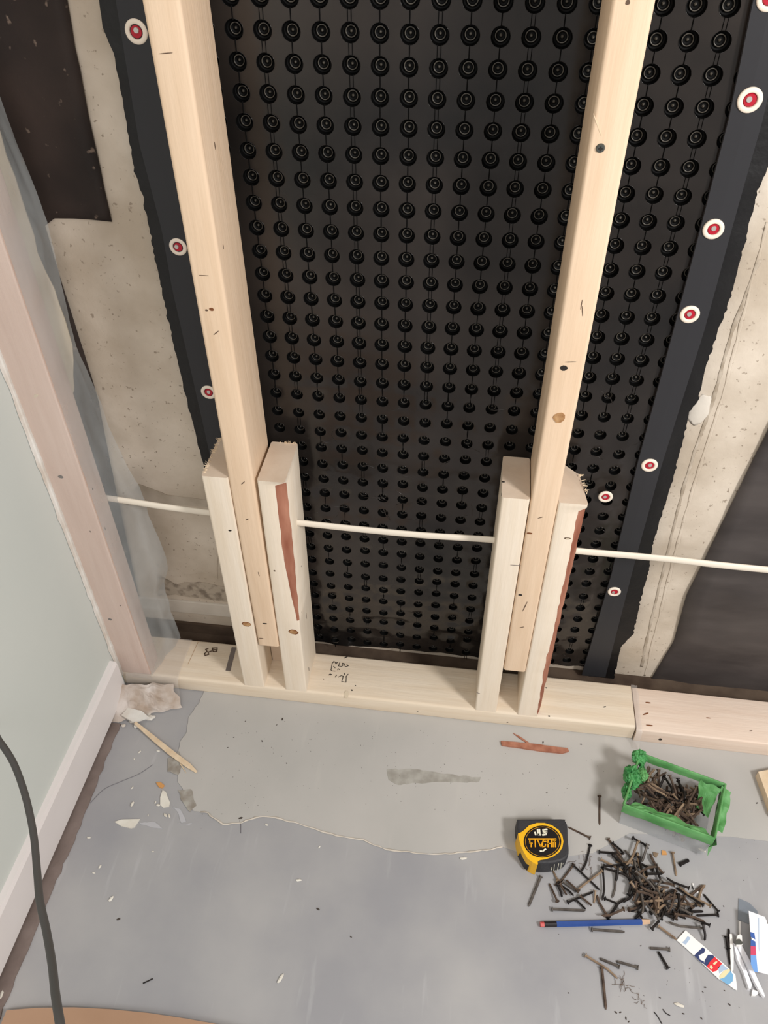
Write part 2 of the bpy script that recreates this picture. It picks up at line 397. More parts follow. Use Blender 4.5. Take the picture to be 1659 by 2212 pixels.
# ------------------------------------------------------------------ lumber
def lumber(name, secs, w_, d_, m, parent=None, wane=None, endm=None, r=.003, mb=None, ragged=False, axis='z', seed=0):
    """secs: (t, x, y) bottom-left-front corner along the length; wane(t)->(cx,cy) cut on the front right corner"""
    bm = bmesh.new(); rings = []; wf = []
    for t, x, y in secs:
        c = []
        def arc(cx, cy, a0):
            for k in range(4):
                a = a0 + k*math.pi/6; c.append((cx + r*math.cos(a), cy + r*math.sin(a)))
        cw = wane(t) if wane else (0, 0)
        arc(x+r, y+r, math.pi)
        n0 = len(c)
        if cw[0] > .0015:
            for k in range(4):
                s = k/3; j = .0012*noise.noise(Vector((s*3, t*40, seed)))
                c.append((x+w_-cw[0]*(1-s) + j, y+cw[1]*s + abs(j)))
        else: arc(x+w_-r, y+r, 1.5*math.pi)
        arc(x+w_-r, y+d_-r, 0); arc(x+r, y+d_-r, .5*math.pi)
        wf.append(cw[0])
        if axis == 'z': rings.append([bm.verts.new((p[0], p[1], t)) for p in c])
        else: rings.append([bm.verts.new((t, p[1], p[0])) for p in c])
    n = 16
    for i in range(len(rings)-1):
        for k in range(n):
            f = bm.faces.new((rings[i][k], rings[i][(k+1)%n], rings[i+1][(k+1)%n], rings[i+1][k])); f.smooth = True
            if wane and 4 <= k < 7 and wf[i] > .0015 and wf[i+1] > .0015: f.material_index = 2
    fa = bm.faces.new(rings[0][::-1]); fb = bm.faces.new(rings[-1])
    fa.material_index = 1; fb.material_index = 1
    for f in bm.faces:
        if len(f.verts) > 4:
            for e in f.edges: e.smooth = False
    o = bm_obj(name, bm, [m, endm or M['end_grain'], M['bark']], parent)
    return o
from mathutils.bvhtree import BVHTree
def ray(o, u, v):
    bvh = BVHTree.FromPolygons([x.co.copy() for x in o.data.vertices], [tuple(p.vertices) for p in o.data.polygons])
    d = (CR @ Vector(((u - PW/2)/FPX, -(v - PH/2)/FPX, -1))).normalized()
    loc, nrm, _, _ = bvh.ray_cast(CAMLOC, d)
    return loc, nrm
def mark(o, root, u, v, ru, rv, m, name='knot', ang=0, th=.0003, n=10, jag=.2):
    """a thin inlaid spot of radii ru,rv (metres) lying on the surface seen at pixel u,v"""
    loc, nrm = ray(o, u, v)
    if loc is None: return None
    a = Vector((1,0,0)) if abs(nrm.x) < .7 else Vector((0,1,0))
    a = (a - nrm*a.dot(nrm)).normalized(); b = nrm.cross(a)
    ca, sa = math.cos(ang), math.sin(ang); a, b = a*ca + b*sa, b*ca - a*sa
    bm = bmesh.new(); lo = []; hi = []
    for k in range(n):
        t = 2*math.pi*k/n; j = 1 + jag*(random.random()-.5)
        p = loc + a*ru*j*math.cos(t) + b*rv*j*math.sin(t)
        lo.append(bm.verts.new(p - nrm*.0003)); hi.append(bm.verts.new(p + nrm*th))
    bm.faces.new(hi); bm.faces.new(lo[::-1])
    for k in range(n): bm.faces.new((lo[k], lo[(k+1)%n], hi[(k+1)%n], hi[k]))
    return own(bm_obj(name, bm, m), root)
def fray(o_root, pts, m, length=.006, n=14, dirv=(0,0,1)):
    bm = bmesh.new(); P = [Vector(p) for p in pts]
    for k in range(n):
        s = random.random()*(len(P)-1); i = int(s); p = P[i].lerp(P[i+1], s-i)
        d = (Vector(dirv) + Vector((random.uniform(-.7,.7), random.uniform(-.4,.4), random.uniform(-.3,.3)))).normalized()
        tube_bm(bm, [p - d*.002, p + d*random.uniform(.4, 1)*length], [.0008, .0002], 4)
    o = own(bm_obj('torn_fibres', bm, m), o_root); o['kind'] = 'stuff'; return o
def stud(name, label, secs, w_, d_, m, **k):
    root = empty(name, label, 'stud', (secs[0][1]+w_/2, secs[0][2]+d_/2, secs[0][0]))
    o = own(lumber('board', secs, w_, d_, m, **k), root)
    return root, o
def zs(z0, z1, x0, x1, n=2, y=0.0): return [(z0+(z1-z0)*i/n, x0+(x1-x0)*i/n, y) for i in range(n+1)]

TOPZ = 2.3
k1, k1o = stud('king_stud', 'tall full-height stud held between the left pair of short posts', zs(.162, TOPZ, -.3362, -.3395, 4), .0362, .089, M['king_wood'], r=.004)
k2, k2o = stud('king_stud', 'tall full-height stud held between the right pair of short posts, with a grey screw', zs(.163, TOPZ, .0800, .0798, 4), .0362, .089, M['king_wood'], r=.004)
cs, cso = stud('corner_stud', 'pinkish stud in the corner against the green-grey board wall, film over it', zs(.038, TOPZ, WX+.001, WX+.001, 4), .057, .042, M['corner_wood'], r=.003)
j1, j1o = stud('jack_post', 'short pale post on the left side of the left tall stud', zs(.038, .535, -.3775, -.3755, 4), .0385, .089, M['jack_wood'])
def wane2(z):
    if z < .235 or z > .531: return (0, 0)
    s = (z-.235)/.29
    return (.004 + .010*min(1, s*2) + .0015*noise.noise(Vector((z*18,0,0))), .002 + .007*min(1, s*2))
j2, j2o = stud('jack_post', 'short pale post right of the left tall stud, long reddish bark groove at its corner', [(z_, -.3005+.0045*(z_-.038)/.497, 0) for z_ in [.038+.497*i/70 for i in range(71)]], .0395, .089, M['jack_wood'], wane=wane2)
j3, j3o = stud('jack_post', 'short cream post on the left side of the right tall stud', zs(.038, .541, .0420, .0410, 4), .0375, .089, M['jack_wood'])
def wane4(z):
    if z > .53: return (0, 0)
    return (.0050 + .0045*min(1, z/.2) + .0030*noise.noise(Vector((z*9,2,0))) + .0015*noise.noise(Vector((z*60,2,0))), .012)
j4, j4o = stud('jack_post', 'short pale post right of the right tall stud with red-brown bark edge', [(z_, .1165, 0) for z_ in [.038+.502*i/80 for i in range(81)]], .0385, .089, M['jack_wood'], wane=wane4)
# taper the head of j4 (broken corner)
for v in j4o.data.vertices:
    z_ = v.co.z + j4.location.z + j4o.location.z if False else v.co.z
    if z_ > .50:
        if v.co.y > .05 and v.co.x > .14: v.co.z -= .02; v.co.x -= .004
fray(j1, [(-.372,.006,.535),(-.3725,.088,.535)], M['sliver_wood'], .007, 40, (-.8,0,.3))
fray(j2, [(-.284,.088,.535),(-.258,.088,.535)], M['sliver_wood'], .005, 14, (.2,0,1))
fray(j4, [(.156,.03,.535),(.151,.085,.525)], M['sliver_wood'], .005, 14, (.8,0,.2))
# backing block between the left posts, behind the tall stud
bm = bmesh.new(); box_bm(bm, (-.338, .06, .038), (-.302, .088, .155)); bevel(bm, .001)
o = tag(bm_obj('backing_block', bm, M['end_grain']), 'small brown block behind the gap under the left tall stud', 'wood block')

# plates
def xs(x0, x1, z0, z1, y0=0.0, y1=0.0, n=3): return [(x0+(x1-x0)*i/n, z0+(z1-z0)*i/n, y0+(y1-y0)*i/n) for i in range(n+1)]
bp = empty('bottom_plate', 'pale stamped plank on the floor carrying all four short posts', 'wood plate', (-.15, .045, 0))
bpo = own(lumber('board', xs(WX+.001, .320, 0, 0), .038, .089, M['plate_wood'], axis='x', r=.005), bp)
bq = empty('bottom_plate', 'pinker plank on the floor continuing to the right behind the green box', 'wood plate', (.9, .045, 0))
bqo = own(lumber('board', xs(.3225, 1.5, 0, 0, -.003, -.006), .036, .089, M['plate_pink'], axis='x', r=.003), bq)

# marks on timber
def marks(o, root, lst):
    for u, v, a, b, mk, nm, ang in lst: mark(o, root, u, v, a, b, M[mk], nm, ang, .0008 if mk in ('knot', 'cream') else .0003)
marks(k1o, k1, [(446,670,.0018,.0012,'brown_mark','knot',0),(440,595,.006,.0004,'brown_mark','scuff',0),(467,719,.005,.0006,'brown_mark','scuff',.7),(525,1043,.004,.0008,'brown_mark','scuff',.8),
    (534,1122,.003,.0008,'brown_mark','scuff',.6),(559,1240,.0005,.005,'brown_mark','scuff',.1),(572,1347,.004,.0015,'black_mark','knot',0),(564,1379,.004,.001,'brown_mark','scuff',0),
    (500,350,.001,.003,'brown_mark','scuff',0),(544,690,.001,.003,'brown_mark','scuff',0),(576,890,.0015,.003,'black_mark','scuff',0),(464,315,.0012,.004,'brown_mark','scuff',0),(482,533,.001,.003,'brown_mark','scuff',0),(358,115,.007,.0005,'brown_mark','scuff',.1),(457,668,.003,.002,'knot_edge','knot',0)])
marks(k2o, k2, [(1218,795,.0045,.0035,'black_mark','knot',0),(1208,902,.0075,.0075,'knot','knot',0),(1256,658,.0005,.006,'brown_mark','scuff',0),(1258,672,.0005,.006,'brown_mark','scuff',.2),(1232,782,.007,.0005,'black_mark','scuff',.1),
    (1167,1118,.004,.0006,'brown_mark','scuff',.5),(1144,1152,.004,.0016,'knot_edge','knot',0),(1124,1285,.003,.002,'black_mark','knot',0),(1134,1310,.0008,.012,'brown_mark','scuff',-.2),(1127,1355,.004,.0008,'brown_mark','scuff',.5),(1356,5,.002,.002,'brown_mark','knot',0),
    (1290,268,.0005,.011,'sliver_wood','scuff',.5)])
marks(j1o, j1, [(497,1146,.0025,.0016,'black_mark','knot',0),(533,1348,.008,.006,'knot_edge','knot',0),(533,1348,.0068,.0048,'knot','knot',0)])
marks(j2o, j2, [(593,1233,.0018,.0015,'brown_mark','knot',0),(634,1365,.008,.0065,'knot_edge','knot',0),(633,1365,.0066,.0052,'knot','knot',0),(682,1408,.0025,.0025,'black_mark','knot',0),(662,1330,.0006,.008,'brown_mark','scuff',0),(667,1445,.001,.006,'black_mark','scuff',0),
    (651,1223,.001,.0014,'brown_mark','scuff',0),(652,1322,.001,.0014,'brown_mark','scuff',0)])
marks(j3o, j3, [(1087,1041,.0025,.0015,'black_mark','knot',0),(1083,1068,.0018,.0025,'black_mark','knot',0),(1113,1221,.008,.0006,'grey_mark','scuff',0),(1033,1497,.003,.0007,'grey_mark','scuff',0)])
marks(j4o, j4, [(1226,1163,.0045,.002,'brown_mark','knot',0),(1226,1163,.0028,.001,'cream','knot',0)])
marks(cso, cs, [(131,1030,.004,.003,'black_mark','nail_hole',0),(200,1056,.0012,.0025,'brown_mark','scuff',0),(238,1338,.0035,.0025,'black_mark','nail_hole',0),(195,1148,.001,.002,'brown_mark','scuff',0),(227,1142,.001,.003,'brown_mark','scuff',0),(260,1308,.0015,.0015,'brown_mark','scuff',0),(78,855,.004,.002,'cream','scuff',.5),(116,930,.008,.004,'grey_mark','scuff',.2),(135,1024,.003,.005,'chip_white','scuff',0)][:7])
marks(bpo, bp, [(747,1420,.004,.0012,'black_mark','scuff',.8),(760,1491,.002,.0014,'black_mark','scuff',-.6),(768,1481,.001,.001,'black_mark','scuff',0),(699,1467,.001,.001,'brown_mark','scuff',0),(1180,1486,.0018,.0012,'black_mark','scuff',0),(1186,1547,.002,.0014,'black_mark','scuff',0),(1306,1527,.003,.001,'black_mark','scuff',.4),(1096,1560,.0015,.0012,'black_mark','scuff',0),(902,1536,.0014,.001,'black_mark','scuff',0),(748,1500,.004,.007,'cream','stain',0)])
marks(bqo, bq, [(1395,1542,.006,.0014,'knot_edge','scuff',.5),(1400,1518,.005,.0014,'knot_edge','scuff',0),(1403,1567,.006,.0014,'knot_edge','scuff',0),(1530,1551,.004,.001,'knot_edge','scuff',0),(1622,1579,.003,.001,'brown_mark','scuff',.3),(1426,1597,.003,.003,'black_mark','scuff',0)])
# grade stamps (ink strokes lying on the plate)
def strokes(root, lines, z, r, m, name='stamp', tf=None):
    bm = bmesh.new()
    for ln in lines:
        P = [fl(u, v, z) for u, v in ln]
        for a, b in zip(P, P[1:]):
            d = (b-a).normalized(); n_ = Vector((-d.y, d.x, 0))*r; a2 = a - d*r*.6; b2 = b + d*r*.6
            vs = [bm.verts.new(p) for p in (a2-n_, b2-n_, b2+n_, a2+n_)]
            bm.faces.new(vs)
            vt = [bm.verts.new(v.co + Vector((0,0,.0002))) for v in vs]; bm.faces.new(vt[::-1])
    return own(bm_obj(name, bm, m), root)
s_ = lambda x, y: (680 + x/11.85, 1400 + y/11.85)
strokes(bp, [[s_(*p) for p in l] for l in ([(500,350),(450,380),(415,560),(440,585),(520,590)],[(480,340),(580,370),(545,405),(520,370)],[(480,465),(520,510)],[(640,370),(605,460),(690,470),(720,440),(710,385),(760,400),(780,480),(860,455),(820,420)],
    [(585,560),(605,530),(635,555)],[(360,690),(395,660),(435,680),(390,690)],[(520,745),(560,690)],[(600,745),(660,715)],[(740,640),(775,640),(755,690)],[(670,705),(730,720),(690,860),(800,875),(805,760),(800,730),(855,665)])], .0383, .0006, M['black_mark'])
t_ = lambda x, y: (200 + x/4.608, 1300 + y/4.608)
strokes(bp, [[t_(*p) for p in l] for l in ([(1150,465),(1125,475),(1140,495),(1115,515),(1120,535),(1155,525),(1150,500)],[(1155,500),(1185,490)],[(1190,460),(1240,460),(1235,495),(1200,495),(1190,470),(1240,480)])], .0383, .0011, M['brown_mark'])
strokes(bp, [[t_(1405,465), t_(1350,675)]], .0383, .0045, M['grey_mark'], 'stamp_bar')
strokes(bp, [[t_(1050,400), t_(950,620)]], .0382, .0003, M['knot'], 'seam_line')
# screw in the right tall stud
loc, nrm = ray(k2o, 1297, 320)
sc = empty('wood_screw', 'round grey screw head in the right tall stud near the top', 'screw', loc)
bm = bmesh.new(); bmesh.ops.create_cone(bm, cap_ends=True, segments=16, radius1=.0045, radius2=.0036, depth=.002, matrix=Matrix.Translation(loc+Vector((0,-.0008,0))) @ Matrix.Rotation(math.pi/2, 4, 'X'))
own(bm_obj('head', bm, M['screw'], smooth=False), sc)
bm = bmesh.new(); box_bm(bm, (loc.x-.002, loc.y-.0022, loc.z-.0006), (loc.x+.002, loc.y-.0016, loc.z+.0006)); box_bm(bm, (loc.x-.0006, loc.y-.00221, loc.z-.002), (loc.x+.0006, loc.y-.0016, loc.z+.002)); own(bm_obj('drive_recess', bm, M['black_mark']), sc)

# ------------------------------------------------------------------ dimpled membrane
YM = .124; PX = .0311; PZ = .0306; X0 = -.2605; Z0 = 1.0555
def disp(x, z):
    d = .004*noise.noise(Vector((x*4, z*3, 1.3)))
    k = max(0, min(1, (.62-z)/.08))
    d += k*(-.0035 + .003*noise.noise(Vector((x*14, z*16, 4))))
    k2_ = max(0, min(1, (.24-z)/.1))
    d += k2_*(.0045*noise.noise(Vector((x*38, z*50, 8))))
    d += k*.0016*noise.noise(Vector((x*60, z*70, 2)))
    d += -.003*math.exp(-((z-.615-.02*noise.noise(Vector((x*9,0,0))))/.007)**2)*(.5+noise.noise(Vector((x*12,1,1))))
    if x < -.325 or x > .215: d = max(-.0005, d) + .0005
    return max(-.008, min(.0035, d))
def zoff(x, z): return 0.0
mem = empty('dimpled_membrane', 'black dimpled plastic drainage sheet on the foundation wall between the studs', 'membrane', (-.08, YM, 0))
C0, C1, R0, R1 = -3, 16, -5, 33
vid = {}; V = []; F = []
def gv(key, x, z, push=0):
    if key in vid: return vid[key]
    V.append((x, YM + disp(x, z) + push, z)); vid[key] = len(V)-1; return vid[key]
dims = []
R_H = .0101
def shrink(z): return 1 - .16*max(0, min(1, (.68-z)/.1)) - .06*max(0, min(1, (.3-z)/.1))
for c in range(C0, C1+1):
    for r in range(R0, R1+1):
        cx = X0 + c*PX; cz = Z0 - r*PZ
        if cz - PZ/2 < 0.002: continue
        jx, jz = .0006*noise.noise(Vector((c*1.7, r*2.3, 0))), .0006*noise.noise(Vector((c*2.1, r*1.3, 4)))
        ir = []; R_H = .0101*shrink(cz)
        outer = []
        sq = []
        for s in range(4): sq += [(-.5 + s/4, -.5)]
        for s in range(4): sq += [(.5, -.5 + s/4)]
        for s in range(4): sq += [(.5 - s/4, .5)]
        for s in range(4): sq += [(-.5, .5 - s/4)]
        for i, (sx, sz) in enumerate(sq):
            outer.append(gv((round((c+sx)*4), round((r-sz)*4)), cx+sx*PX, cz+sz*PZ))
            a = math.atan2(sz, sx)
            V.append((cx+jx+R_H*1.12*math.cos(a), YM+disp(cx,cz)*.7+disp(cx+R_H*math.cos(a),cz+R_H*math.sin(a))*.3-.0001, cz+jz+R_H*1.12*math.sin(a))); m1 = len(V)-1
            V.append((cx+jx+R_H*math.cos(a), YM+disp(cx,cz), cz+jz+R_H*math.sin(a))); m2 = len(V)-1
            ir.append((m1, m2))
        for i in range(16):
            k = (i+1) % 16
            F.append((outer[i], outer[k], ir[k][0], ir[i][0])); F.append((ir[i][0], ir[k][0], ir[k][1], ir[i][1]))
        dims.append((cx+jx, YM+disp(cx, cz), cz+jz, c, r))
sheet = mesh_obj('sheet', V, F, M['membrane'], smooth=True); own(sheet, mem)
def cup_mesh():
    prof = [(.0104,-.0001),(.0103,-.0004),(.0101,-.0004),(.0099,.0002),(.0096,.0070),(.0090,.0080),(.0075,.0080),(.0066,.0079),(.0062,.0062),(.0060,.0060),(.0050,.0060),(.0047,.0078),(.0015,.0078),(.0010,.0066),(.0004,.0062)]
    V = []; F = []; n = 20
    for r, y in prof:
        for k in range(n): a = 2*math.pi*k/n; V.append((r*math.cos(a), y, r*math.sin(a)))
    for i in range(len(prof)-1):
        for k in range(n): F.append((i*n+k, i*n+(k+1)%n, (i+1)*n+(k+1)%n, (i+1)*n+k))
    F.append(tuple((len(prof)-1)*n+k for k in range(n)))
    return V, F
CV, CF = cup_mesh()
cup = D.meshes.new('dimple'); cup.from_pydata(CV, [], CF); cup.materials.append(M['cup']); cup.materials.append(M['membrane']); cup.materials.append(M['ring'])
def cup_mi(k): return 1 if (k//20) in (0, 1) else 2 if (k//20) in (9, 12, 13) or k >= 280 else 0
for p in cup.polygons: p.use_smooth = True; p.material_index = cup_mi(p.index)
def visible(x, z):
    if -.300 < x < .09: return True
    return .125 < x < .245
single = [d for d in dims if visible(d[0], d[2]) and d[2] < 1.13]
single.sort(key=lambda d: (Vector(d[:3]) - CAMLOC).length)
singles = set((d[3], d[4]) for d in single[:300])
SV, SF = [], []
for d in dims:
    kz = 1.0 if d[2] > .3 else .8 + .2*random.random()
    fs = shrink(d[2])
    tilt = .10*noise.noise(Vector((d[0]*20, d[2]*20, 2)))*(1 if d[2] > .62 else 3)
    if (d[3], d[4]) in singles:
        o = D.objects.new('dimple', cup); COL.objects.link(o); o.parent = mem
        o.location = Vector(d[:3]) - Vector(mem.location); o.rotation_euler = (tilt*.4, random.random()*6.28, tilt*.3); o.scale = (fs, 1, fs)
    else:
        b = len(SV); Rm = Euler((tilt*.6, 0, tilt*.5)).to_matrix()
        for p in CV:
            q = Rm @ Vector(p); SV.append((q.x*fs+d[0], q.y*kz+d[1], q.z*fs+d[2]))
        SF += [tuple(b+i for i in f) for f in CF]
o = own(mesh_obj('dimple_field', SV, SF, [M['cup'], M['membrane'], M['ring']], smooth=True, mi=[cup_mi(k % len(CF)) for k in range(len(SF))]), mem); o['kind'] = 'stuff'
# moulded ribs running down each column between dimples
bm = bmesh.new()
for d in dims:
    cx, cy, cz, c, r = d
    z1 = cz - R_H - .0008; z2 = cz - PZ + R_H + .0008
    if z2 < .02 or (cz < .6 and (c*5 + r*3) % 4): continue
    dbl = (c*7 + r*3) % 3 == 0
    for ox in ((-.0019, .0019) if dbl else (0,)):
        w2 = .00055 if dbl else .0009
        y0 = YM + disp(cx, z1); y1 = YM + disp(cx, z2)
        a = [bm.verts.new(p) for p in ((cx+ox-w2, y0+.0003, z1),(cx+ox+w2, y0+.0003, z1),(cx+ox, y0-.0011, z1),(cx+ox-w2, y1+.0003, z2),(cx+ox+w2, y1+.0003, z2),(cx+ox, y1-.0011, z2))]
        bm.faces.new((a[0],a[2],a[5],a[3])); bm.faces.new((a[2],a[1],a[4],a[5]))
o = own(bm_obj('ribs', bm, M['cup']), mem); o['kind'] = 'stuff'
bm = bmesh.new()
for i in range(46):
    x_ = random.uniform(-.27, .06) if i < 34 else random.uniform(.13, .23); z_ = random.choice([random.uniform(.03, .42), random.uniform(.3, .62)])
    P = [Vector((x_, 0, z_))]; a = random.choice([0, .1, -.1, 2.2, .8, -.9])
    for k in range(random.randint(2, 5)):
        a += random.uniform(-.5, .5); P.append(P[-1] + Vector((math.cos(a)*.008, 0, math.sin(a)*.006)))
    for p in P: p.y = YM + disp(p.x, p.z) + .0002
    tube_bm(bm, P, [.0002] + [.0007]*(len(P)-2) + [.0002], 5)
o = own(bm_obj('creases', bm, M['membrane'], smooth=True), mem); o['kind'] = 'stuff'
# flat flanges at both sides with ragged cut edges
xl = X0 + (C0-.5)*PX; xr = X0 + (C1+.5)*PX
def flange(edge, xin, side):
    P = [at(u, v, 1, YM) for u, v in edge]; P.sort(key=lambda p: -p.z)
    Q = []
    n = 220
    zt, zb = P[0].z, .004
    V = []; F = []
    for i in range(n+1):
        z_ = zt + (zb-zt)*i/n
        x_ = P[-1].x
        for a, b in zip(P, P[1:]):
            if a.z >= z_ >= b.z: x_ = a.x + (b.x-a.x)*(a.z-z_)/max(1e-6, a.z-b.z)
        x_ += side*(.0018*noise.noise(Vector((z_*60, side, 0))) + .0022*noise.noise(Vector((z_*200, side, 3))))
        for k in range(7):
            s = k/6; x2 = xin + (x_-xin)*s
            V.append((x2, YM + (disp(x2, z_) if k == 0 else .001) + .0025*noise.noise(Vector((x2*30, z_*20, 5))) - .0012, z_))
        if i: 
            for k in range(6): a = (i-1)*7+k; F.append((a, a+1, a+8, a+7))
    o = own(mesh_obj('flange', V, F, M['flange'], smooth=True), mem)
flange([(205,-90),(213,0),(222,60),(245,110),(262,200),(290,370),(308,420),(335,560),(370,720),(400,850),(428,960),(440,1000),(470,1170),(520,1350)], xl, -1)
flange([(1735,160),(1690,270),(1659,362),(1640,400),(1610,520),(1578,640),(1550,720),(1522,800),(1508,865),(1488,890),(1480,935),(1455,1030),(1430,1110),(1410,1175),(1400,1240),(1385,1290),(1368,1370),(1342,1395),(1325,1468)], xr, 1)

# termination straps
def strap(label, pl, pr, y, nm='flashing_strap'):
    A = [at(u, v, 1, y) for u, v in pl]; B = [at(u, v, 1, y) for u, v in pr]
    n = 60; V = []; F = []
    def ev(P, s):
        z0, z1 = P[0].z, P[-1].z; z_ = z0 + (z1-z0)*s
        for a, b in zip(P, P[1:]):
            if a.z >= z_ >= b.z: return a.x + (b.x-a.x)*(a.z-z_)/(a.z-b.z), z_
        return P[-1].x, z_
    for i in range(n+1):
        xa, z_ = ev(A, i/n); xb, zb_ = ev(B, i/n)
        yy = y + .0012*noise.noise(Vector((0, z_*7, 1)))
        for (x_, dy) in ((xa, .0002), (xa+.0006, -.0012), ((xa+xb)/2, -.0016), (xb-.0006, -.0012), (xb, .0002)): V.append((x_, yy+dy, z_ if x_ < (xa+xb)/2 else zb_))
        for (x_, dy) in ((xb, .0012), (xa, .0012)): V.append((x_, yy+dy, z_))
        if i:
            for k in range(7): a = (i-1)*7+k; b = (i-1)*7+(k+1)%7; F.append((a, b, b+7, a+7))
    F.append(tuple(range(7))); F.append(tuple(n*7+k for k in range(6,-1,-1)))
    o = mesh_obj(nm, V, F, M['strap']); tag(o, label, 'strap', None); return o
YS = .119
sl = strap('dark flat strap down the membrane edge behind the left tall stud', [(232,-120),(250,0),(300,310),(350,500),(372,625),(435,900),(452,977),(490,1150)], [(312,-120),(330,0),(372,310),(420,500),(440,625),(490,900),(510,977),(545,1150)], YS)
sr = strap('dark flat strap down the membrane edge in the right-hand bay', [(1655,-120),(1625,0),(1572,260),(1510,500),(1445,745),(1375,1005),(1320,1240),(1256,1458)], [(1740,-120),(1705,0),(1648,260),(1580,500),(1520,720),(1428,1010),(1365,1240),(1308,1462)], YS)

# washered fasteners
def fastener_proto():
    r = empty('washer_fastener', 'x', 'fastener', (0,0,0), 'red-centred washers holding the membrane')
    prof = [(.0115,.0008),(.0116,-.0006),(.0108,-.0016),(.0075,-.0020),(.0066,-.0012),(.0064,.0004)]
    V = []; F = []; n = 28
    for q, y in prof:
        for k in range(n): a = 2*math.pi*k/n; V.append((q*math.cos(a), y, q*math.sin(a)))
    for i in range(len(prof)-1):
        for k in range(n): F.append((i*n+k, i*n+(k+1)%n, (i+1)*n+(k+1)%n, (i+1)*n+k))
    mesh_obj('washer', V, F, M['washer_white'], r, smooth=True)
    bm = bmesh.new(); bmesh.ops.create_cone(bm, cap_ends=True, segments=16, radius1=.0066, radius2=.0055, depth=.0028, matrix=Matrix.Translation((0,-.0002,0)) @ Matrix.Rotation(math.pi/2, 4, 'X'))
    bm_obj('red_centre', bm, M['wire_red'], r)
    bm = bmesh.new(); bmesh.ops.create_cone(bm, cap_ends=True, segments=10, radius1=.0030, radius2=.0026, depth=.0016, matrix=Matrix.Translation((.0008,-.0021,-.0014)) @ Matrix.Rotation(math.pi/2, 4, 'X'))
    bm_obj('nail_head', bm, M['steel'], r)
    return r
fp = fastener_proto()
FA = [((295,68),.118,'red-centred white washer at the top of the left strap, half behind the tall stud',1.08),
      ((385,533),.118,'red-centred white washer halfway down the left strap',1), ((451,847),.118,'red-centred white washer low on the left strap, above the left short post',1),
      ((1620,216),.117,'red-centred white washer highest in full view on the right strap',1.08), ((1541,495),.117,'second red-centred washer from the top of the right strap, with a ragged red ring',1.02),
      ((1490,679),.117,'third red-centred washer down the right strap, beside the membrane flap edge',1.02), ((1403,1005),.117,'red-centred washer on the right strap above the white cable',1),
      ((1308,1073),.116,'red-centred washer set in the dimples beside the right short post',.92), ((1327,1278),.117,'lowest red-centred washer on the right strap, below the white cable',.92),
      ((1662,-4),.117,'washer cut off by the top right corner of the photo',1)]
for i, ((u, v), y, lb, s) in enumerate(FA):
    if i == 0: r = fp
    else:
        r = fp.copy(); COL.objects.link(r)
        for ch in list(fp.children): c = ch.copy(); COL.objects.link(c); c.parent = r
    r.location = at(u, v, 1, y); r.rotation_euler = (0, random.uniform(0, 6), 0); r.scale = (s, s, s); r['label'] = lb

# ------------------------------------------------------------------ tar paper sheets on concrete
def wavy_sheet(name, label, outline, y, m, amp, seed, cat='sheet', th=.0015, ragged=.001):
    P = [at(u, v, 1, y) for u, v in outline]
    q = rough_poly([(p.x, p.z) for p in P], .02, ragged, seed)
    bm = bmesh.new(); vs = [bm.verts.new((p.x, y, p.y)) for p in q]; f = bm.faces.new(vs)
    bm.normal_update(); bmesh.ops.triangulate(bm, faces=[f])
    for _ in range(3): bmesh.ops.subdivide_edges(bm, edges=[e for e in bm.edges if e.calc_length() > .03], cuts=1)
    bmesh.ops.triangulate(bm, faces=bm.faces[:])
    for v in bm.verts: v.co.y += amp*noise.noise(Vector((v.co.x*14, v.co.z*9, seed))) - amp*.3
    ex = bmesh.ops.extrude_face_region(bm, geom=bm.faces[:])
    for g_ in ex['geom']:
        if isinstance(g_, bmesh.types.BMVert): g_.co.y -= th
    o = bm_obj(name, bm, m, smooth=True); return tag(o, label, cat)
wavy_sheet('tar_paper', 'dusty black building paper on the concrete, upper left behind the corner stud', [(-120,-150),(110,-150),(145,0),(190,240),(242,478),(160,470),(120,470),(98,487),(130,600),(172,730),(215,872),(238,1000),(265,1120),(300,1290),(230,1290),(120,900),(-120,400)], YC-.002, M['tar_paper'], .002, 3)
wavy_sheet('tar_sheet', 'dark satin building paper hanging on the concrete at the lower right', [(1850,640),(1720,820),(1659,925),(1600,1045),(1545,1160),(1500,1250),(1482,1285),(1470,1330),(1455,1385),(1400,1478),(1600,1508),(1850,1535)], YC-.003, M['tar_sheet'], .004, 11)
# cream board scrap next to corner stud
wavy_sheet('board_scrap', 'ragged cream paper-faced strip beside the corner stud behind the film', [(-60,120),(0,285),(50,425),(80,545),(120,622),(140,690),(158,745),(160,840),(150,878),(100,740),(40,560),(-60,330)], .108, M['cream'], .0005, 6, 'board', .004, .003)

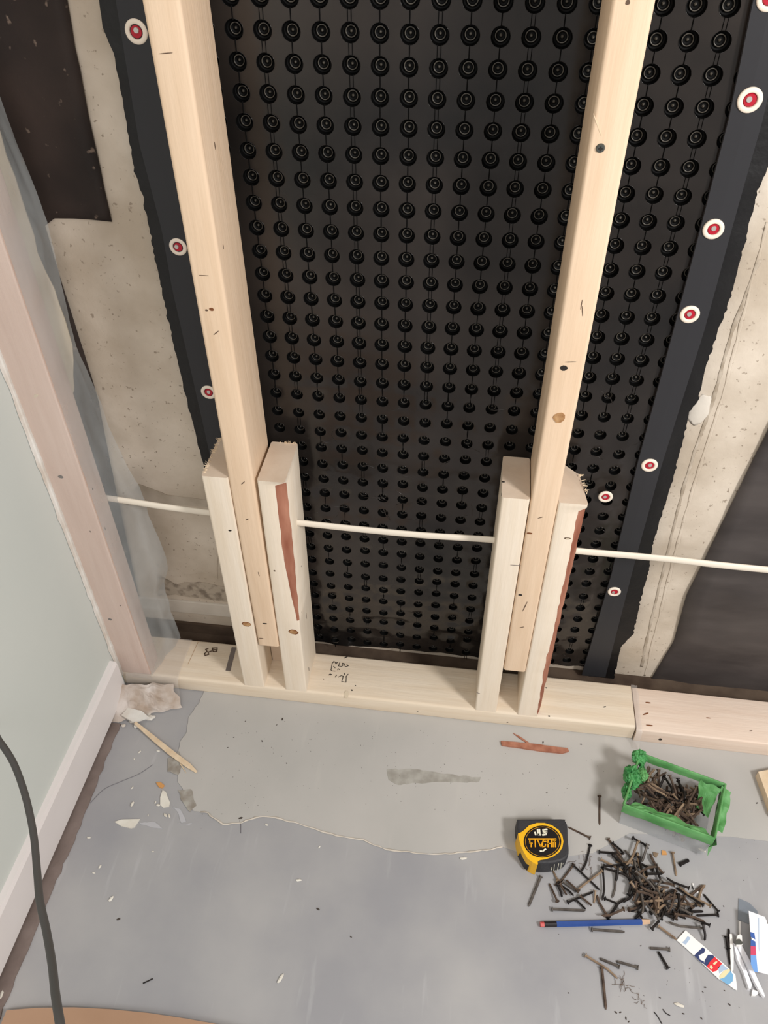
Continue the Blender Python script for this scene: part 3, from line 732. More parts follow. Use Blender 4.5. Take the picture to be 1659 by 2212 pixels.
# ------------------------------------------------------------------ poly film over the corner
film = empty('poly_film', 'hazy torn polyethylene sheet draped from the corner stud to the bottom plate', 'plastic sheet', (-.55, 0, .04))
edge_px = [(-60,40),(0,218),(30,300),(60,372),(82,430),(100,480),(125,590),(160,742),(190,810),(217,872),(232,920),(252,962),(274,1010),(300,1052),(312,1085),(320,1115),(345,1172),(358,1205),(361,1230),(353,1258),(356,1280),(364,1300),(366,1320),(378,1345),(387,1372)]
E_ = [at(u, v, 1, .088) for u, v in edge_px]
V = []; F = []; NS = 16; NR = 110
zt, zb = E_[0].z, .0405
for i in range(NR+1):
    z_ = zt + (zb-zt)*i/NR
    ex = E_[-1].x
    for a, b in zip(E_, E_[1:]):
        if a.z >= z_ >= b.z: ex = a.x + (b.x-a.x)*(a.z-z_)/max(1e-6, a.z-b.z)
    if z_ < E_[-1].z: ex = E_[-1].x
    inner = Vector((WX+.060, -.0025, z_)); outer = Vector((ex, .088, z_))
    for k in range(NS+1):
        s = k/NS
        p = inner.lerp(outer, s)
        bow = math.sin(math.pi*s)
        p.x += bow*.008*abs(noise.noise(Vector((s*2, z_*9, 0)))) + .0015 + .001*noise.noise(Vector((s*8, z_*40, 3)))
        p.y += bow*(.010 + .012*noise.noise(Vector((s*3, z_*7, 7)))) + .0014*noise.noise(Vector((s*9, z_*35, 1)))*bow
        V.append(p)
    if i:
        for k in range(NS): a = (i-1)*(NS+1)+k; F.append((a, a+1, a+NS+2, a+NS+1))
own(mesh_obj('hanging_fold', V, F, M['poly_film'], smooth=True), film)
# thin layer over the stud face
V = []; F = []
for i in range(NR+1):
    z_ = zt + (.03-zt)*i/NR
    for k in range(5):
        x_ = WX + .004 + .056*k/4
        V.append((x_, -.0028 - .0012*abs(noise.noise(Vector((x_*50, z_*16, 2)))) - (.004*abs(noise.noise(Vector((x_*70, z_*60, 2)))) if z_ < .12 else 0), z_))
    if i:
        for k in range(4): a = (i-1)*5+k; F.append((a, a+1, a+6, a+5))
own(mesh_obj('stud_wrap', V, F, M['poly_thin'], smooth=True), film)
# skirt lying on the plate and falling over its front edge
V = []; F = []; NX = 18
prof = [(.086,.0402),(.06,.0405),(.03,.0403),(.006,.0405),(-.003,.040),(-.0075,.030),(-.009,.018),(-.011,.008),(-.018,.003),(-.026,.0018)]
for i, (y_, z_) in enumerate(prof):
    for k in range(NX+1):
        s = k/NX; x_ = WX+.058 + s*(.052 if y_ > -.002 else .056) if y_ > .004 else WX+.012 + s*.100
        dz = .0028*abs(noise.noise(Vector((x_*45, y_*45, 4))))
        V.append((x_ + .002*noise.noise(Vector((y_*60, s*3, 0))), y_ - (dz if y_ < -.002 else 0), z_ + (dz*.5 if y_ > -.002 else 0)))
    if i:
        for k in range(NX): a = (i-1)*(NX+1)+k; F.append((a, a+1, a+NX+2, a+NX+1))
own(mesh_obj('skirt', V, F, M['poly_thin'], smooth=True), film)
# film scrap over the plate joint on the right
V = []; F = []
prof = [(.088,.0385),(.06,.039),(.03,.0392),(.0,.0395),(-.008,.036),(-.011,.020),(-.013,.006),(-.018,.0022)]
for i, (y_, z_) in enumerate(prof):
    for k in range(7):
        x_ = .320 + k*.0018 + .002*noise.noise(Vector((k, i*.7, 0))); V.append((x_, y_ - (.002*random.random() if y_ < 0 else 0), z_ + .0012*random.random()))
    if i:
        for k in range(6): a = (i-1)*7+k; F.append((a, a+1, a+8, a+7))
o = mesh_obj('film_scrap', V, F, M['poly_thin'], smooth=True); tag(o, 'narrow clear film scrap over the joint of the two floor planks', 'plastic scrap')

# ------------------------------------------------------------------ white cable and black cord
pts = [(-.70,.055,.440),(-.58,.047,.434),(-.52,.045,.431),(-.46,.045,.4255),(-.393,.045,.4215),(-.34,.045,.420),(-.243,.045,.4165),(-.15,.045,.4140),(-.06,.045,.4135),(.036,.045,.4165),(.10,.045,.413),(.164,.045,.409),(.24,.045,.409),(.30,.045,.4085),(.36,.045,.406),(.44,.045,.4045),(.62,.045,.404),(.9,.045,.41)]
bm = bmesh.new(); tube_bm(bm, spline(pts, 5), .0052, 10, flat=(.6, 1.15))
tag(bm_obj('electrical_cable', bm, M['cable_white'], smooth=True), 'white sheathed electrical cable running level through every stud', 'cable')
def cord_pt(u, v, t): 
    d = (CR @ Vector(((u - PW/2)/FPX, -(v - PH/2)/FPX, -1))).normalized(); return CAMLOC + d*t
Pc = [Vector((-.604,-.50,1.55)), Vector((-.604,-.46,.95)), Vector((-.604,-.40,.60)), Vector((-.603,-.36,.42)), cord_pt(-25,1577,1.19), cord_pt(0,1603,1.17), cord_pt(30,1650,1.15), cord_pt(55,1720,1.12), cord_pt(72,1800,1.09), cord_pt(80,1880,1.06), cord_pt(86,1945,1.03), cord_pt(100,2010,1.0), cord_pt(112,2080,.96), cord_pt(120,2150,.92), cord_pt(132,2225,.89), cord_pt(150,2330,.88)]
e = Pc[-1]; Pc += [Vector((e.x+.01, e.y-.03, .25)), Vector((e.x+.03, e.y-.05, .05)), Vector((e.x+.1, e.y-.1, .018)), Vector((e.x+.18, e.y-.15, .018))]
bm = bmesh.new(); tube_bm(bm, spline(Pc, 8), .0043, 10)
tag(bm_obj('power_cord', bm, M['cord_black'], smooth=True), 'black power cord hanging down at the left in front of the white baseboard', 'cord')

# ------------------------------------------------------------------ tape measure
tm = empty('tape_measure', 'yellow and black pocket tape measure lying on its side on the floor', 'tape measure', (.155, -.22, 0))
HT = .034
top_px = [(1117,1769),(1212,1768),(1221,1772),(1226,1783),(1227,1812),(1229,1835),(1226,1851),(1212,1860),(1188,1865),(1162,1864),(1141,1851),(1128,1825),(1122,1803),(1117,1787)]
topw = [fl(u, v, HT) for u, v in top_px]
cen = sum(topw, Vector())/len(topw)
def body(z0, z1, pts, inset, m, name, parent, smooth=False):
    bm = bmesh.new(); rings = []
    hs = [(z0, inset*1.2), (z0+inset, 0), (z1-inset, 0), (z1-inset*.3, inset*.35), (z1, inset*1.2)]
    c = sum((Vector((p[0], p[1])) for p in pts), Vector((0,0)))/len(pts)
    for z_, ins in hs:
        ring = []
        for p in pts:
            q = Vector((p[0], p[1])); d = (c-q).normalized()*ins; ring.append(bm.verts.new((q.x+d.x, q.y+d.y, z_)))
        rings.append(ring)
    n = len(pts)
    for a, b in zip(rings, rings[1:]):
        for k in range(n): bm.faces.new((a[k], a[(k+1)%n], b[(k+1)%n], b[k]))
    bm.faces.new(rings[0][::-1]); bm.faces.new(rings[-1])
    return own(bm_obj(name, bm, m), parent)
sm = [p for p in spline([(p.x, p.y, 0) for p in topw] + [(topw[0].x, topw[0].y, 0)], 3)][:-1]
tmb = body(.0, HT, [(p.x, p.y) for p in sm], .003, M['tape_black'], 'case', tm)
# yellow shell: ring round the label plus the thumb arm down the lower left
q_ = lambda x, y: (1100 + x/5.53, 1740 + y/5.53)
yel = [(170,300),(240,235),(330,208),(420,208),(510,235),(590,290),(635,360),(648,430),(635,500),(600,555),(530,605),(450,635),(370,650),(340,665),(343,695),(285,668),(227,625),(185,550),(150,476),(128,400),(118,337),(150,325)]
YZ = HT + .0012
Pw = [fl(*q_(*p), YZ) for p in yel]
Pw = [p + (p-cen).normalized()*.0016 if 15 <= i_ <= 22 else p for i_, p in enumerate(Pw)]
bm = prism([(p.x, p.y) for p in Pw], HT-.001, YZ); own(bm_obj('yellow_shell', tri(bm), M['tape_yellow']), tm)
# yellow side wall at lower left
def ringseg(pxs, z0, z1, out, m, name):
    bm = bmesh.new(); A = [fl(*q_(*p), YZ) for p in pxs]
    c = cen; A = [p + (p-c).normalized()*.0016 for p in A]
    lo = []; hi = []
    for p in A:
        d = (Vector((p.x, p.y, 0)) - Vector((c.x, c.y, 0))).normalized()*out
        lo.append(bm.verts.new((p.x+d.x, p.y+d.y, z0))); hi.append(bm.verts.new((p.x, p.y, z1)))
    for i in range(len(A)-1): bm.faces.new((lo[i], lo[i+1], hi[i+1], hi[i]))
    for v_ in hi: v_.co.z -= .0005
    ex = bmesh.ops.extrude_face_region(bm, geom=bm.faces[:])
    for g_ in ex['geom']:
        if isinstance(g_, bmesh.types.BMVert): g_.co += (Vector((c.x, c.y, g_.co.z)) - g_.co).normalized()*.0025
    return own(bm_obj(name, bm, m), tm)
ringseg([(118,337),(128,400),(150,476),(185,550),(227,625),(285,668),(343,695)], .001, YZ, .0012, M['tape_yellow'], 'yellow_side')
ringseg([(160,500),(185,550),(227,625),(262,652)], .006, YZ-.013, .0032, M['label_black'], 'thumb_grip')
lc = q_(398, 430)
def disc(cxp, rx, ry, z0, z1, m, name, n=36):
    bm = prism([(fl(cxp[0]+rx*math.cos(2*math.pi*k/n), cxp[1]+ry*math.sin(2*math.pi*k/n), z1).x, fl(cxp[0]+rx*math.cos(2*math.pi*k/n), cxp[1]+ry*math.sin(2*math.pi*k/n), z1).y) for k in range(n)], z0, z1)
    return own(bm_obj(name, bm, m), tm)
disc(lc, 40.5, 34.5, HT, YZ+.0005, M['label_black'], 'label_disc')
disc(lc, 37.5, 32, HT, YZ+.0008, M['print_yellow'], 'label_ring')
disc(lc, 36.6, 31.2, HT, YZ+.0010, M['label_black'], 'label_face')
def px_strokes(root, lines, z, r, m, name, conv):
    return strokes(root, [[conv(*p) for p in l] for l in lines], z, r, m, name)
LZ = YZ + .0012
px_strokes(tm, [[(232,400),(558,400)]], LZ, .0011, M['print_yellow'], 'lettering', q_)
px_strokes(tm, [[(245,410),(245,450),(275,452)],[(262,455),(262,495)],[(308,405),(312,495)],[(338,410),(375,490),(412,410)],[(440,430),(400,432),(395,492),(430,488),(434,462)],[(462,410),(462,495)],[(462,455),(505,455)],[(505,410),(505,495)],[(525,415),(525,495)],[(550,405),(552,495)],[(525,430),(550,430)]], LZ, .0009, M['print_yellow'], 'lettering', q_)
px_strokes(tm, [[(338,285),(345,345),(375,350)],[(360,285),(365,340)],[(450,285),(405,290),(410,325),(445,315),(440,345),(400,352)],[(308,320),(316,350)]], LZ, .0013, M['print_white'], 'logo_mark', q_)
px_strokes(tm, [[(370,545),(400,545),(435,520)]], LZ, .0012, M['print_white'], 'logo_mark', q_)
# white printing on the lower right side wall
bm = bmesh.new()
for ln in ([(462,745),(462,830)],[(510,730),(505,770)],[(540,700),(530,780),(560,770)],[(590,690),(575,770),(600,775)],[(620,680),(615,750)],[(640,690),(685,690),(680,740),(645,750),(640,700)],[(340,828),(450,822)]):
    P = []
    for p in ln:
        u, v = q_(*p); l_, n_ = ray(tmb, u, v)
        if l_ is not None: P.append((l_ + n_*.0004, n_))
    for (a, na), (b, nb) in zip(P, P[1:]):
        d = (b-a).normalized(); s = d.cross(na).normalized()*.0005
        bm.faces.new([bm.verts.new(x) for x in (a-s, b-s, b+s, a+s)])
own(bm_obj('side_print', bm, M['print_white']), tm)

# ------------------------------------------------------------------ pencil
pz = .0042
A = fl(1167,1997,pz); B = fl(1386,1991,pz); pdir = (B-A).normalized()
pc = empty('pencil', 'blue pencil with pink eraser lying below the nail pile', 'pencil', (A.x, A.y, 0))
def seg(a, b, r, m, name, n=6):
    bm = bmesh.new(); tube_bm(bm, [a, b], r, n); own(bm_obj(name, bm, m), pc)
seg(A, A+pdir*.007, .0036, M['eraser'], 'eraser', 12)
seg(A+pdir*.006, A+pdir*.024, .0040, M['pencil_black'], 'ferrule', 12)
seg(A+pdir*.024, B, .0044, M['pencil_blue'], 'barrel', 6)
T_ = B + pdir*.012
seg(B, T_, [.0043, .0034], M['raw_wood'], 'cut_end', 6)

# ------------------------------------------------------------------ nails
def nail_mesh(L, bend, m, r=.0016, seed=0):
    key = (round(L*500), bend, m.name)
    if key in nail_mesh.c: return nail_mesh.c[key]
    sh = bmesh.new(); n = 7
    P = [(0, 0, 0), (L*.33, bend*L*.025, 0), (L*.66, bend*L*.045, 0), (L*.93, 0, 0), (L, -bend*.001, 0)] if bend else [(0,0,0),(L*.93,0,0),(L,0,0)]
    R_ = [r]*(len(P)-1) + [r*.2]
    tube_bm(sh, P, R_, 6); me1 = D.meshes.new('shank'); bmesh.ops.recalc_face_normals(sh, faces=sh.faces[:]); sh.to_mesh(me1); sh.free(); me1.materials.append(m)
    hd = bmesh.new(); bmesh.ops.create_cone(hd, cap_ends=True, segments=10, radius1=.0036, radius2=.0033, depth=.0011, matrix=Matrix.Rotation(math.pi/2, 4, 'Y'))
    me2 = D.meshes.new('head'); hd.to_mesh(me2); hd.free(); me2.materials.append(m)
    nail_mesh.c[key] = (me1, me2); return me1, me2
nail_mesh.c = {}
def nail(hpx, tpx, label, group=None, m='nail_rust', zh=.0036, zt=.0018, bend=0, th=1.0, H=None, T=None):
    H = H or fl(hpx[0], hpx[1], zh); T = T or fl(tpx[0], tpx[1], zt)
    L = (T-H).length; L = max(.018, round(L*500)/500)
    me1, me2 = nail_mesh(L, bend, M[m])
    r = D.objects.new('nail', None); COL.objects.link(r); r.location = H; r.empty_display_size = .005
    d = (T-H).normalized(); r.rotation_euler = d.to_track_quat('X', 'Z').to_euler()
    tag(r, label, 'nail', group)
    a = D.objects.new('shank', me1); b = D.objects.new('head', me2)
    for x in (a, b): COL.objects.link(x); x.parent = r
    if th != 1: a.scale = (1, th, th)
    return r
iso = [((1295,1720),(1295,1784),'rusty nail lying upright in the photo between tape measure and green box','nail_rust'),
 ((1275,1810),(1226,1786),'rusty nail just right of the tape measure, head to the lower right','nail_rust'),
 ((1275,1826),(1256,1884),'dark bent nail standing apart above the small cluster by the tape measure','nail_dark'),
 ((1193,1964),(1266,1967),'flat grey nail alone above the pencil eraser end','nail_grey'),
 ((1279,2008),(1350,2013),'grey nail lying along the lower side of the pencil','nail_grey'),
 ((1168,1894),(1141,1960),'long grey nail poking out below the tape measure','nail_grey'),
 ((1453,1842),(1461,1892),'thin headless-looking nail below the right end of the green box','nail_tan'),
 ((1552,1969),(1520,1932),'black nail at the right rim of the pile, upper one of the V','nail_dark'),
 ((1551,1976),(1504,1978),'black nail at the right rim of the pile, lower one of the V','nail_dark'),
 ((1446,2051),(1402,2048),'short grey nail lying level below the pencil tip','nail_grey'),
 ((1443,2091),(1421,2054),'black nail slanting down from the short grey level nail','nail_dark'),
 ((1265,2064),(1336,2114),'bent tan nail at the bottom, left of the nail that points straight down','nail_tan'),
 ((1338,2088),(1294,2070),'grey nail at the bottom with its head under its neighbour','nail_grey'),
 ((1378,2090),(1330,2076),'grey nail at the bottom, right one of two in line','nail_grey'),
 ((1300,2091),(1309,2180),'long brown nail pointing straight down near the bottom edge','nail_rust')]
for h, t, lb, mt in iso: nail(h, t, lb, None, mt, bend=1 if 'bent' in lb else 0, th=1.25 if 'long' in lb or 'grey' in lb else 1)
near = [((1239,1868),(1198,1914)),((1240,1870),(1296,1923)),((1300,1882),(1247,1922)),((1302,1874),(1302,1944)),((1204,1947),(1186,1907)),((1216,1905),(1247,1927)),((1205,1912),(1213,1934)),((1210,1910),(1224,1933)),
 ((1227,1949),(1283,1926)),((1286,1924),(1284,1940)),((1245,1944),(1258,1957)),((1254,1936),(1279,1957)),((1331,1881),(1323,1941)),((1307,1941),(1329,1950)),((1250,1925),(1222,1900)),((1206,1908),(1240,1935)),((1205,1902),(1198,1888))]
cl = ['nail_rust','nail_dark','nail_tan','nail_dark','nail_rust','nail_grey','nail_dark']
NL = ['nail slanting down-left from the corner of the tape measure','nail crossing to the lower right, upper stroke of the X beside the tape measure','nail crossing to the lower left, other stroke of the X beside the tape measure',
 'upright nail between the small cluster and the main pile','dark nail at the left end of the small cluster','dark slanting nail in the middle of the small cluster','short nail left of centre in the small cluster','short curved nail second from left inside the small cluster',
 'tan nail lying nearly level across the bottom of the small cluster','tiny upright nail at the right tip of the level tan nail','short dark point below the level tan nail, left one','longer dark point below the level tan nail, right one',
 'dark upright nail at the left border of the main pile','short brown nail below the upright nails between cluster and pile','nail crossing the middle of the small cluster from the upper left','long dark nail along the upper left of the small cluster','stub of a nail under the tape measure corner']
for i, (h, t) in enumerate(near): nail(h, t, NL[i], 'nails in the small cluster', cl[i % 7], zh=.0036 + .0008*(i%5), zt=.0016 + .0012*(i%4), bend=i % 3 == 0)
pile = [((1314,1813),(1342,1849)),((1323,1821),(1349,1846)),((1325,1849),(1354,1874)),((1378,1817),(1354,1869)),((1399,1824),(1387,1861)),((1367,1810),(1401,1832)),((1416,1868),(1403,1842)),((1432,1886),(1405,1850)),((1381,1852),(1388,1891)),
 ((1305,1875),(1367,1900)),((1362,1905),(1401,1955)),((1423,1984),(1375,1920)),((1350,1883),(1366,1912)),((1391,1911),(1420,1902)),((1406,1917),(1445,1917)),((1488,1918),(1438,1896)),((1519,1955),(1460,1917)),((1535,1957),(1465,1915)),
 ((1442,1966),(1425,1922)),((1465,1932),(1465,1969)),((1497,1962),(1477,1939)),((1457,1974),(1524,1991)),((1533,1999),(1469,1969)),((1519,1996),(1523,2033)),((1423,2001),(1462,2030)),((1519,2005),(1445,1993)),((1408,2006),(1424,1989)),
 ((1347,1964),(1300,1979)),((1359,1965),(1394,1957)),((1335,1872),(1330,1905)),((1372,1960),(1388,1985)),((1415,1972),(1440,1952)),((1495,1975),(1465,1960))]
PLB = 'old nail heaped in the main pile on the floor below the green box'
PL = {0:'black nail with its head up at the upper left tip of the main pile',1:'second black nail parallel to the upper left tip nail of the main pile',2:'black nail point sticking out of the left flank of the main pile',3:'brown upright nail rising from the top of the main pile, left one',
 4:'thin nail rising from the top of the main pile, right one',5:'rusty nail leaning over the very top of the main pile',7:'black nail with its head at the upper right flank of the main pile',9:'long tan nail reaching left out of the main pile',11:'long curved tan nail running down the middle of the main pile',
 15:'tan nail jutting right from the upper right of the main pile',16:'long tan nail jutting right, upper of two parallel ones',17:'long tan nail jutting right, lower of two parallel ones',20:'dark nail with its head down right, inside the lower right of the pile',
 22:'rusty-headed nail at the lower right tip of the main pile',23:'thin nail pointing down at the lower right beside the printed card',24:'curved tan nail between the pencil tip and the printed card',27:'tan nail lying just above the pencil at the lower left of the pile'}
for i, (h, t) in enumerate(pile): nail(h, t, PL.get(i, PLB), 'nails in the main pile', cl[(i*3) % 7], zh=.0036 + .0022*(i % 6), zt=.0016 + .0018*((i+2) % 6), bend=i % 2, th=1.15)
for i in range(74):
    a = random.gauss(0, 1); b = random.gauss(0, 1)
    u = 1392 + 30*a + 14*b; v = 1912 + 30*b + 10*a
    if i > 50: u = 1440 + 40*a; v = 1960 + 18*b
    if v > 1982: v = 1982 - random.random()*20
    ang = random.uniform(0, 6.28); Ln = random.uniform(17, 30)
    h = (u + Ln*math.cos(ang), min(1984, v + Ln*math.sin(ang))); t = (u - Ln*math.cos(ang), min(1984, v - Ln*math.sin(ang)))
    k = max(0, 1 - ((u-1392)/60)**2 - ((v-1912)/55)**2)
    z_ = .003 + .014*k*random.random()
    nail(h, t, PLB, 'nails in the main pile', cl[(i*5) % 7], zh=max(.0036, z_ + random.uniform(-.004, .006)*k), zt=max(.0018, z_ + random.uniform(-.004, .006)*k), bend=i % 2, th=1.2)
# stub screw and crumbs beside the pile
A = fl(1470,1866,.004); B = fl(1486,1858,.003)
r = nail((1469,1867),(1489,1857),'short black bolt alone to the right of the nail pile',None,'nail_dark', th=1.8); r.name = 'short_bolt'; r['category'] = 'bolt'

# ------------------------------------------------------------------ green taped box of nails
BH = .065
gb = empty('nail_box', 'clear plastic box rimmed with green masking tape, full of old nails', 'box', (.36, -.13, 0))
rim = [fl(1383,1626,BH), fl(1568,1694,BH), fl(1545,1812,BH), fl(1347,1738,BH)]   # back-left, back-right, front-right, front-left
base = [Vector((p.x, p.y, 0)) for p in rim]; cb = sum(base, Vector())/4
base = [cb + (p-cb)*.94 + Vector((0,0,.0015)) for p in base]
bm = bmesh.new()
def wall(bm, a0, a1, b0, b1, th):
    n_ = (a1-a0).cross(Vector((0,0,1))).normalized()
    if n_.dot(cb-a0) < 0: n_ = -n_
    vs = [bm.verts.new(p) for p in (a0, a1, b1, b0)] + [bm.verts.new(p + n_*th) for p in (a0, a1, b1, b0)]
    for f in ((0,1,2,3),(7,6,5,4),(0,4,5,1),(1,5,6,2),(2,6,7,3),(3,7,4,0)): bm.faces.new([vs[i] for i in f])
for i in range(4): wall(bm, base[i], base[(i+1)%4], rim[i], rim[(i+1)%4], .0012)
bm.faces.new([bm.verts.new(p) for p in base])
own(bm_obj('plastic_tub', bm, M['clear_plastic']), gb)
def band(i, k, drop_o, drop_i, m, name='tape_band', out=.001, n=20, jag=.003, seed=0):
    a, b = rim[i], rim[k]; n_ = (b-a).cross(Vector((0,0,1))).normalized()
    if n_.dot(cb-a) < 0: n_ = -n_
    V = []; F = []
    for j in range(n+1):
        s = j/n; p = a.lerp(b, s)
        jo = jag*.35*noise.noise(Vector((s*5, seed, 0))); ji = jag*noise.noise(Vector((s*7, seed, 4)))
        w_ = .0005*noise.noise(Vector((s*20, seed, 9)))
        prof = [(-out-.0003, -drop_o-jo), (-out-.0006+w_, -drop_o*.5), (-out, .0006), (.0004, .0018), (.0022, .0008), (.0026+w_*2, -drop_i*.5), (.0035+w_*4, -drop_i-ji)]
        for o_, z_ in prof:
            sh = p + n_*o_ ; V.append((sh.x, sh.y, sh.z+z_))
        if j:
            for q in range(6): c0 = (j-1)*7+q; F.append((c0, c0+1, c0+8, c0+7))
    return own(mesh_obj(name, V, F, m, smooth=True), gb)
band(3, 2, .020, .018, M['green_tape'], seed=1, jag=.008)
band(0, 1, .004, .014, M['green_tape'], seed=2)
band(1, 2, .018, .022, M['green_tape'], seed=3, jag=.008)
band(0, 3, .016, .016, M['green_tape'], seed=4, jag=.008)
# long torn tail at the front right corner
a = rim[2]; bm = bmesh.new()
V = [p + Vector((.0025,-.0025,0)) for p in (a+Vector((.002,-.002,-.010)), a+Vector((.006,.022,-.016)), a+Vector((-.009,-.003,-.019)), a+Vector((-.003,-.004,-.046)), a+Vector((.003,.006,-.034)), a+Vector((.006,.014,-.026)))]
for k in ((0,1,5,2),(2,5,4),(2,4,3)): pass
V = [bm.verts.new(p) for p in V]
bm.faces.new((V[0], V[1], V[5], V[2])); bm.faces.new((V[2], V[5], V[4])); bm.faces.new((V[2], V[4], V[3]))
own(bm_obj('tape_tail', bm, M['green_tape']), gb)
# crumpled wads at back-left and right inside corners
def wad(c, rx, ry, rz, seed, m):
    bm = bmesh.new(); bmesh.ops.create_icosphere(bm, subdivisions=4, radius=1)
    for v in bm.verts:
        n_ = 1 + .5*abs(noise.noise(v.co*2.1+Vector((seed,0,0)))) - .45*abs(noise.noise(v.co*4.5+Vector((0,seed,0)))) + .12*noise.noise(v.co*11)
        v.co = Vector((v.co.x*rx*n_, v.co.y*ry*n_, v.co.z*rz*n_)) + c
    o = bm_obj('crumpled_tape', bm, m); return own(o, gb)
wad(rim[0]+Vector((-.001,-.006,-.004)), .012, .012, .010, 1, M['green_dark'])
wad(rim[0].lerp(rim[3], .42)+Vector((-.001,0,-.008)), .013, .017, .013, 5, M['green_dark'])
wad(rim[0].lerp(rim[3], .70)+Vector((-.001,0,-.012)), .007, .012, .010, 8, M['green_dark'])
wad(rim[0].lerp(rim[3], .30)+Vector((.012,-.006,-.008)), .009, .010, .010, 9, M['green_tape'])
def flap(pts, m, seed):
    V = []; F = []; n = 10
    a, b, c, d = pts
    for j in range(n+1):
        for i in range(n+1):
            s, t = i/n, j/n; p = (a*(1-s)+b*s)*(1-t) + (d*(1-s)+c*s)*t
            V.append(p + Vector((noise.noise(p*70+Vector((seed,0,0))), noise.noise(p*70+Vector((0,seed,0))), noise.noise(p*80+Vector((0,0,seed)))))*.005)
    for j in range(n):
        for i in range(n): q = j*(n+1)+i; F.append((q, q+1, q+n+2, q+n+1))
    return own(mesh_obj('tape_flap', V, F, m), gb)
flap([fl(1515,1683,BH-.001), fl(1560,1700,BH), fl(1530,1765,BH-.022), fl(1503,1742,BH-.026)], M['green_tape'], 2)
flap([fl(1560,1697,BH+.001), fl(1582,1712,BH), fl(1560,1800,BH-.012), fl(1543,1790,BH-.016)], M['green_tape'], 6)
inw = (rim[0]-rim[3]).normalized()
flap([rim[3]+Vector((0,0,.002)), rim[2]+Vector((0,0,.002)), rim[2]-(rim[2]-rim[3]).normalized()*.012+inw*.016+Vector((0,0,-.011)), rim[3]+(rim[2]-rim[3]).normalized()*.022+inw*.019+Vector((0,0,-.009))], M['green_tape'], 9)
flap([fl(1390,1640,BH-.002), fl(1360,1700,BH+.001), fl(1372,1712,BH-.018), fl(1398,1690,BH-.02)], M['green_dark'], 12)
# nails in the box
wv = (rim[1]-rim[0]); hv = (rim[3]-rim[0])
for i in range(120):
    s, t = random.uniform(.12, .86), random.uniform(.15, .85)
    z_ = random.uniform(.008, .048) if i < 60 else random.uniform(.034, .050)
    c = base[0] + (base[1]-base[0])*s + (base[3]-base[0])*t; c.z = z_
    ang = random.uniform(0, 6.28); Ln = random.uniform(.012, .022); dz = random.uniform(-.006, .008)
    H = c + Vector((math.cos(ang)*Ln, math.sin(ang)*Ln, dz)); T = c - Vector((math.cos(ang)*Ln, math.sin(ang)*Ln, dz))
    def inside(p):
        for k in range(4):
            a_, b_ = base[k], base[(k+1)%4]; n_ = (b_-a_).cross(Vector((0,0,1))).normalized()
            if n_.dot(cb-a_) < 0: n_ = -n_
            if n_.dot(p-a_) < .004: return False
        return True
    for _ in range(12):
        if not inside(H): H = c + (H-c)*.85
        if not inside(T): T = c + (T-c)*.85
    H.z = max(.004, H.z); T.z = max(.004, T.z)
    nail(None, None, 'brown nail among those heaped inside the green-taped box', 'nails in the green-taped box', ['nail_rust','nail_tan','nail_rust','nail_dark','nail_rust'][i % 5], bend=i % 2, H=H, T=T, th=1.2)
for (a, b) in (((1401,1655,.070),(1392,1690,.050)), ((1404,1656,.068),(1398,1676,.052)), ((1440,1668,.066),(1415,1682,.052)), ((1380,1700,.052),(1412,1688,.056)), ((1384,1724,.055),(1378,1706,.050))):
    nail(None, None, 'brown nail among those heaped inside the green-taped box', 'nails in the green-taped box', 'nail_rust', H=fl(*b), T=fl(*a))

# ------------------------------------------------------------------ printed cards and plastic strips, right edge
c_ = lambda x, y: (1420 + x/6.941, 1920 + y/6.941)
def flat(root, pts, z0, z1, m, name, conv=c_):
    P = [fl(*conv(*p), z1) for p in pts]; bm = prism([(p.x, p.y) for p in P], z0, z1); return own(bm_obj(name, tri(bm), m), root)
pk = empty('package_strip', 'narrow printed card with blue, navy, red and cream patches, right of the pencil', 'card', fl(1520,2070))
flat(pk, [(425,620),(550,735),(700,860),(860,1010),(980,1110),(1110,1225),(1170,1290),(1190,1430),(1195,1520),(1150,1500),(1070,1440),(920,1350),(760,1200),(560,1010),(420,880),(290,770)], .0015, .0030, M['paper'], 'card')
flat(pk, [(455,710),(500,735),(455,800),(420,840),(370,800),(405,780)], .003, .0032, M['pale_blue'], 'blue_patch')
flat(pk, [(680,875),(720,910),(700,960),(620,1000),(640,1060),(700,1090),(700,1130),(640,1090),(550,1000)], .003, .0032, M['navy'], 'navy_patch')
flat(pk, [(760,990),(830,990),(860,1020),(790,1090),(740,1165),(700,1130),(710,1070)], .003, .0032, M['navy'], 'navy_patch')
flat(pk, [(860,1020),(970,1120),(890,1230),(830,1245),(740,1165),(770,1110)], .003, .0032, M['red'], 'red_patch')
flat(pk, [(790,1150),(820,1150),(835,1190),(810,1205),(785,1185)], .0032, .0034, M['cream_ink'], 'cream_mark')
flat(pk, [(835,1120),(870,1090),(900,1085),(895,1110),(850,1145)], .0032, .0034, M['cream_ink'], 'cream_mark')
flat(pk, [(975,1130),(1060,1200),(1000,1220),(930,1270),(910,1180)], .003, .0032, M['pale_blue'], 'pale_patch')
flat(pk, [(1095,1225),(1135,1290),(1130,1390),(1060,1440),(930,1350),(1000,1330)], .003, .0032, M['light_blue'], 'light_blue_patch')
flat(pk, [(1095,1205),(1085,1240),(1010,1325),(940,1350),(930,1310),(985,1240),(1050,1205)], .0032, .0034, M['cream_ink'], 'cream_ellipse')
flat(pk, [(1085,1425),(1130,1385),(1175,1385),(1185,1445)], .003, .0033, M['cream_ink'], 'corner_patch').data.materials[0] = M['paper']
cdz = .024
cdr = empty('white_card', 'bright white folded card with blue and red edge at the right photo border', 'card', fl(1640,2040))
